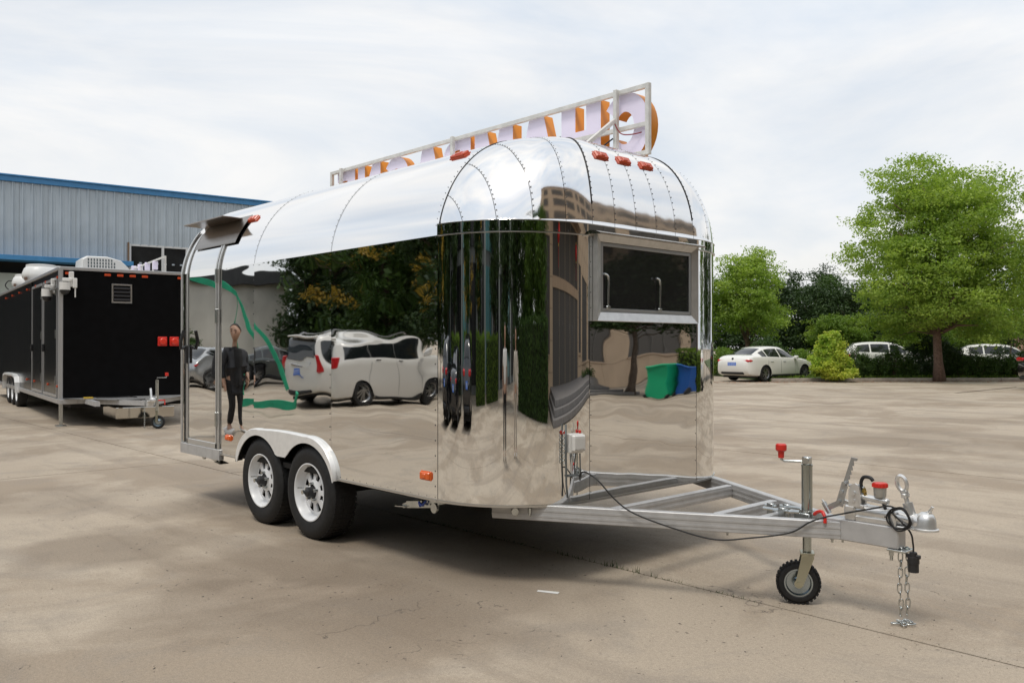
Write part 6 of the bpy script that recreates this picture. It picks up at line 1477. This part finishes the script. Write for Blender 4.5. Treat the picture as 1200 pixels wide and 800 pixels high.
# ------------------------------------------------------------------ people (seen in the mirror skin)
skin_m = mat('skin', (.42, .25, .17), .55, noise=(9, .08)); hair_m = mat('hair', (.012, .010, .009), .6, bump=(80, .003))
def skin_obj(name, chains, mt, parent, sub=1, vox=None):
    """chains: list of lists of (pos, radius); first vertex of first chain is the root; chains may start at an existing vertex index"""
    V, E_, Rr = [], [], []
    for ch in chains:
        prev = None
        for it in ch:
            if isinstance(it, int): prev = it; continue
            V.append(it[0]); Rr.append(it[1]); i = len(V)-1
            if prev is not None: E_.append((prev, i))
            prev = i
    me = bpy.data.meshes.new(name); me.from_pydata(V, E_, []); o = bpy.data.objects.new(name, me); COL.objects.link(o)
    md = o.modifiers.new('s', 'SKIN'); md.use_smooth_shade = True
    for i, sv in enumerate(me.skin_vertices[0].data):
        r_ = Rr[i]; sv.radius = (r_, r_) if not isinstance(r_, tuple) else r_; sv.use_root = (i == 0)
    if sub: q = o.modifiers.new('d', 'SUBSURF'); q.levels = sub; q.render_levels = sub
    dg = bpy.context.evaluated_depsgraph_get(); m2 = bpy.data.meshes.new_from_object(o.evaluated_get(dg)); bpy.data.objects.remove(o)
    m2.materials.clear(); m2.materials.append(mt); m2.name = name
    m2.polygons.foreach_set('use_smooth', [True]*len(m2.polygons)); o2 = bpy.data.objects.new(name, m2); COL.objects.link(o2); o2.parent = parent
    return o2
def head_mesh(c, s=1.0):
    m = MB(); n, mm = 28, 22; vs = []
    for i in range(mm+1):
        th = PI*i/mm
        for k in range(n):
            a = 2*PI*k/n; x, y, z = math.sin(th)*math.cos(a), math.sin(th)*math.sin(a), math.cos(th)   # face towards +y
            X = x*.079; Y = y*.096; Z = z*.116
            if z < 0: X *= 1+.22*z; Y *= 1+.10*z*(1 if y < 0 else .4)
            if y > 0:
                Y += .020*math.exp(-(x/.14)**2-((z+.12)/.22)**2)          # nose
                Y -= .008*math.exp(-((abs(x)-.36)/.16)**2-((z-.06)/.12)**2)  # eye sockets
                Y += .006*math.exp(-(x/.28)**2-((z+.46)/.10)**2)          # lips
                Y += .006*math.exp(-(x/.25)**2-((z+.80)/.15)**2)
            vs.append((c[0]+X*s, c[1]+Y*s, c[2]+Z*s))
    fs = [(i*n+k, (i+1)*n+k, (i+1)*n+(k+1) % n, i*n+(k+1) % n) for i in range(mm) for k in range(n)]
    m.add(vs, fs)
    for sg in (1, -1): m.sphere((c[0]+sg*.073*s, c[1]-.006*s, c[2]-.005*s), .026*s, 8, 6, 0, (.35, .7, 1.15))
    return m
def person(label, loc, rz, top, top2, legs, shoes, pose, H=1.72, open_coat=False, hair=hair_m, turn=0.0, group=None, hold=None):
    t = empty('person', label, 'person', loc, rz, group); k = H/1.72
    def S3(p): return (p[0]*k, p[1]*k, p[2]*k)
    L_ = dict(pose); sh = 1.40; 
    # joints (facing +y)
    J = {'pel': (0, 0, .93), 'bel': (0, .005, 1.05), 'che': (0, .0, 1.26), 'nk': (0, -.005, 1.44), 'nk2': (0, .008, 1.52)}
    body = [[(S3(J['pel']), .115), (S3(J['bel']), .110), (S3(J['che']), .130), (S3((0, -.005, 1.38)), .095), (S3(J['nk']), .052), (S3(J['nk2']), .050), (S3((0, .012, 1.58)), .055)]]
    for sg, nm in ((1, 'r'), (-1, 'l')):
        el, wr = L_['arm_'+nm]; body.append([2, (S3((sg*.165, -.005, 1.375)), .052), (S3(el), .040), (S3(wr), .028)])
    hand0 = []
    body_v = sum(1 for ch in body for it in ch if not isinstance(it, int))
    cnt = 7; idx = []
    for sg, nm in ((1, 'r'), (-1, 'l')):
        wr_i = cnt+2; cnt += 3; idx.append((sg, nm, wr_i))
    for sg, nm, wi in idx:
        el, wr = [Vector(q) for q in L_['arm_'+nm]]; d = (wr-el).normalized(); sd2 = d.cross(Vector((sg, 0, 0))).normalized() if abs(d.x) < .9 else Vector((0, 1, 0))
        palm = wr+d*.075; nrm = d.cross(sd2).normalized()
        base = cnt; body.append([wi, (S3(palm), (.034, .020))]); pi_ = cnt; cnt += 1
        for f, ln in zip((-.030, -.010, .010, .029), (.062, .074, .070, .055)):
            a = palm+sd2*f+d*.02; body.append([pi_, (S3(a), .0095), (S3(a+d*ln*.55+nrm*.006*sg), .0085), (S3(a+d*ln*.9+nrm*.022*sg), .007)]); cnt += 3
        body.append([wi, (S3(wr+d*.03+sd2*-.030), .011), (S3(wr+d*.065+sd2*-.048), .0095), (S3(wr+d*.09+sd2*-.052), .008)]); cnt += 3
    for sg, nm in ((1, 'r'), (-1, 'l')):
        kn, an, toe = L_['leg_'+nm]; body.append([0, (S3((sg*.09, 0, .86)), .085), (S3(kn), .056), (S3(an), .036), (S3(toe), .030)])
    b = skin_obj('body', body, skin_m, t, 1)
    hm = head_mesh(S3((0, .022, 1.625)), k*.98); hc = Vector(S3((0, .02, 1.60))); Rz = Matrix.Translation(hc) @ Matrix.Rotation(turn, 4, 'Z') @ Matrix.Translation(-hc)
    hm.v = [tuple(Rz @ Vector(p)) for p in hm.v]; ho = hm.build('head', skin_m, t, smooth=True, fix=False)
    # merge head and body so that the figure stays one surface
    bm = bmesh.new(); bm.from_mesh(b.data); bm.from_mesh(ho.data); bm.to_mesh(b.data); bm.free(); bpy.data.objects.remove(ho)
    rmd = b.modifiers.new('r', 'REMESH'); rmd.mode = 'VOXEL'; rmd.voxel_size = .0085; rmd.use_smooth_shade = True
    m2 = bpy.data.meshes.new_from_object(b.evaluated_get(bpy.context.evaluated_depsgraph_get())); b.modifiers.clear(); b.data = m2; m2.materials.clear(); m2.materials.append(skin_m)
    # hair cap
    m = MB(); n, mm = 24, 12; c = S3((0, .012, 1.638)); vs = []
    for i in range(mm+1):
        for q in range(n):
            a = 2*PI*q/n; lim = 1.25-.62*max(0, math.sin(a))+(.35 if math.sin(a) < -.2 else 0); th = lim*i/mm
            rr = 1+.05*math.sin(a*7+i)*(.3)
            vs.append((c[0]+.082*k*rr*math.sin(th)*math.cos(a), c[1]+.103*k*rr*math.sin(th)*math.sin(a), c[2]+.122*k*math.cos(th)))
    m.add(vs, [(i*n+q, (i+1)*n+q, (i+1)*n+(q+1) % n, i*n+(q+1) % n) for i in range(mm) for q in range(n)]); m.v = [tuple(Rz @ Vector(p)) for p in m.v]; m.build('hair', hair, t, smooth=True, fix=False)
    m = MB()
    for sg in (1, -1): m.sphere(S3((sg*.028, .103, 1.636)), .0095*k, 8, 6, 0, (1.3, .6, .6)); m.box(S3((sg*.030-.016, .100, 1.655)), S3((sg*.030+.016, .112, 1.661)))
    m.v = [tuple(Rz @ Vector(p)) for p in m.v]; m.build('eyes', mat('eye_dark', (.02, .015, .012), .3), t, smooth=True, kind='stuff')
    # clothes
    g_ = .017
    torso = [[(S3((0, 0, .93)), .135), (S3((0, .005, 1.05)), .135), (S3((0, 0, 1.26)), .150), (S3((0, -.005, 1.385)), .105), (S3((0, -.003, 1.455)), .066)]]
    sl = L_.get('sleeve', 1.0)
    for sg, nm in ((1, 'r'), (-1, 'l')):
        el, wr = [Vector(q) for q in L_['arm_'+nm]]
        ch = [2, (S3((sg*.170, -.005, 1.375)), .070)]
        if sl > .5: ch += [(S3(tuple(el)), .055), (S3(tuple(el.lerp(wr, .92))), .044)]
        else: ch += [(S3(tuple(Vector((sg*.170, -.005, 1.375)).lerp(el, .75))), .058)]
        torso.append(ch)
    if open_coat:
        torso[0][0] = (S3((0, 0, .93)), .150); torso.append([0, (S3((0, -.01, .78)), .165), (S3((0, -.015, .62)), .175)])
    skin_obj('top', torso, top, t, 1)
    if top2 is not None:
        m = MB(); m.grid(lambda u, v: (S3((u*(.060+.02*v), .150+.018*math.sin(PI*v)-.05*abs(u)-.02*v+(.045 if v < .15 else .02), .86+.56*v))), [-1, -.5, 0, .5, 1], [i/8 for i in range(9)]); m.build('shirt_front', top2, t, smooth=True)
    tr2 = [[(S3((0, 0, .95)), .128)]]
    for sg, nm in ((1, 'r'), (-1, 'l')):
        kn, an, toe = [Vector(q) for q in L_['leg_'+nm]]; tr2.append([0, (S3((sg*.088, 0, .86)), .102), (S3(tuple(kn)), .074), (S3(tuple(kn.lerp(an, .93))), .056)])
    skin_obj('trousers', tr2, legs, t, 1)
    for nm in 'rl':
        kn, an, toe = [Vector(q) for q in L_['leg_'+nm]]; d = Vector((toe.x-an.x, toe.y-an.y, 0)).normalized()
        skin_obj('shoe', [[(S3((an.x-d.x*.05, an.y-d.y*.05, .042)), .042), (S3((an.x+d.x*.05, an.y+d.y*.05, .045)), .043), (S3((an.x+d.x*.15, an.y+d.y*.15, .034)), .034), (S3((an.x+d.x*.19, an.y+d.y*.19, .028)), .026)], [0, (S3((an.x-d.x*.03, an.y-d.y*.03, .09)), .042)]], shoes, t, 1)
    if hold:
        m = MB(); hx, hy, hz = S3(hold); m.box((hx-.07, hy-.03, hz-.045), (hx+.07, hy+.03, hz+.045), 0, .01); m.cyl((hx, hy+.03, hz), (hx, hy+.10, hz), .036, 18); m.box((hx-.025, hy-.02, hz+.04), (hx+.025, hy+.02, hz+.062), 0, .006); tag(m.build('camera_body', black_plastic, None, auto=40), 'black camera held up by the photographer, mirrored in the corner panel', 'camera').matrix_world = Matrix.Translation(loc) @ Matrix.Rotation(rz, 4, 'Z')
    return t
black_cloth = mat('black_cloth', (.010, .010, .011), .85, bump=(7, .02)); grey_cloth = mat('dark_coat', (.017, .018, .022), .8, bump=(6, .02)); white_cloth = mat('white_cloth', (.62, .60, .57), .8, bump=(6, .02))
beige_cloth = mat('beige_cloth', (.42, .37, .31), .8, bump=(6, .02)); white_shoe = mat('white_shoe', (.6, .58, .55), .6)
stand = dict(arm_r=((.235, -.02, 1.12), (.225, .06, .90)), arm_l=((-.235, -.02, 1.12), (-.225, .06, .90)), leg_r=((.10, .01, .49), (.11, -.01, .08), (.12, .14, .03)), leg_l=((-.10, .01, .49), (-.11, -.01, .08), (-.12, .14, .03)))
walk = dict(arm_r=((.205, -.05, 1.13), (.185, .08, .93)), arm_l=((-.21, -.04, 1.12), (-.205, .02, .89)), leg_r=((.085, .06, .50), (.07, .09, .09), (.08, .24, .03)), leg_l=((-.085, .02, .49), (-.10, -.12, .10), (-.10, .03, .03)))
phot = dict(arm_r=((.20, .12, 1.22), (.075, .20, 1.46)), arm_l=((-.20, .12, 1.20), (-.075, .20, 1.44)), leg_r=((.11, .01, .49), (.13, -.01, .08), (.15, .14, .03)), leg_l=((-.11, .01, .49), (-.13, -.01, .08), (-.15, .14, .03)), sleeve=.3)
vdp = Vector((-.9, -.43))
person('man in black clothes and long dark coat, mirrored left of the wheels', (-9.05, -2.9, 0), R(-92), grey_cloth, black_cloth, black_cloth, white_shoe, walk, 1.76, True, turn=R(42)).scale = (1.38, 1.3, 1)
person('person in white shirt and dark trousers standing beside the photographer', (3.95, -4.35, 0), R(38), white_cloth, None, black_cloth, black_plastic, dict(stand, sleeve=.3), 1.72)
person('person in pale beige clothes standing behind the camera, right one of two', (5.15, -3.75, 0), R(52), beige_cloth, None, beige_cloth, white_shoe, dict(stand), 1.68)
# ------------------------------------------------------------------ pieces that are separate in the place become separate parts
def split_loose(o):
    bm = bmesh.new(); bm.from_mesh(o.data); bm.verts.ensure_lookup_table(); comp = {}; groups = []
    for v in bm.verts:
        if v.index in comp: continue
        st = [v]; comp[v.index] = len(groups); g = [v.index]
        while st:
            a = st.pop()
            for e in a.link_edges:
                b = e.other_vert(a)
                if b.index not in comp: comp[b.index] = len(groups); g.append(b.index); st.append(b)
        groups.append(g)
    if len(groups) < 2: bm.free(); return
    V = [tuple(v.co) for v in bm.verts]; F = [([v.index for v in f.verts], f.material_index, f.smooth) for f in bm.faces]; bm.free()
    bounds = []
    for g in groups:
        A = np.array([V[i] for i in g]); bounds.append((A.min(0)-.002, A.max(0)+.002))
    par = list(range(len(groups)))
    def find(i):
        while par[i] != i: i = par[i]
        return i
    for i in range(len(groups)):
        for j in range(i+1, len(groups)):
            if np.all(bounds[i][0] <= bounds[j][1]) and np.all(bounds[j][0] <= bounds[i][1]): par[find(j)] = find(i)
    roots = sorted(set(find(i) for i in range(len(groups))))
    if len(roots) < 2: return
    mats = list(o.data.materials)
    for n_, r_ in enumerate(roots):
        vi = [v for gi, g in enumerate(groups) if find(gi) == r_ for v in g]; mp_ = {v: k for k, v in enumerate(vi)}
        fs = [(f, mi, sm) for f, mi, sm in F if f[0] in mp_]
        me = bpy.data.meshes.new(o.data.name); me.from_pydata([V[v] for v in vi], [], [[mp_[q] for q in f] for f, _, _ in fs])
        for m_ in mats: me.materials.append(m_)
        me.polygons.foreach_set('material_index', [mi for _, mi, _ in fs]); me.polygons.foreach_set('use_smooth', [sm for _, _, sm in fs]); me.update()
        if n_ == 0: o.data = me
        else:
            c = o.copy(); c.data = me; COL.objects.link(c)
bpy.context.view_layer.update()
SPLIT = {'ring_trim', 'hinge', 'frame_bolt', 'skirt_trim', 'lower_trim', 'door_jamb', 'lap_strip', 'lug_nuts', 'socket_tab', 'window_catch', 'corner_steady', 'axle', 'jockey_clamp', 'socket', 'shut_line', 'conduit', 'drip_scallop', 'canopy', 'wheel_box', 'wire'}
for o in list(bpy.data.objects):
    if o.type == 'MESH' and o.name.split('.')[0] in SPLIT and not o.get('kind'): split_loose(o)
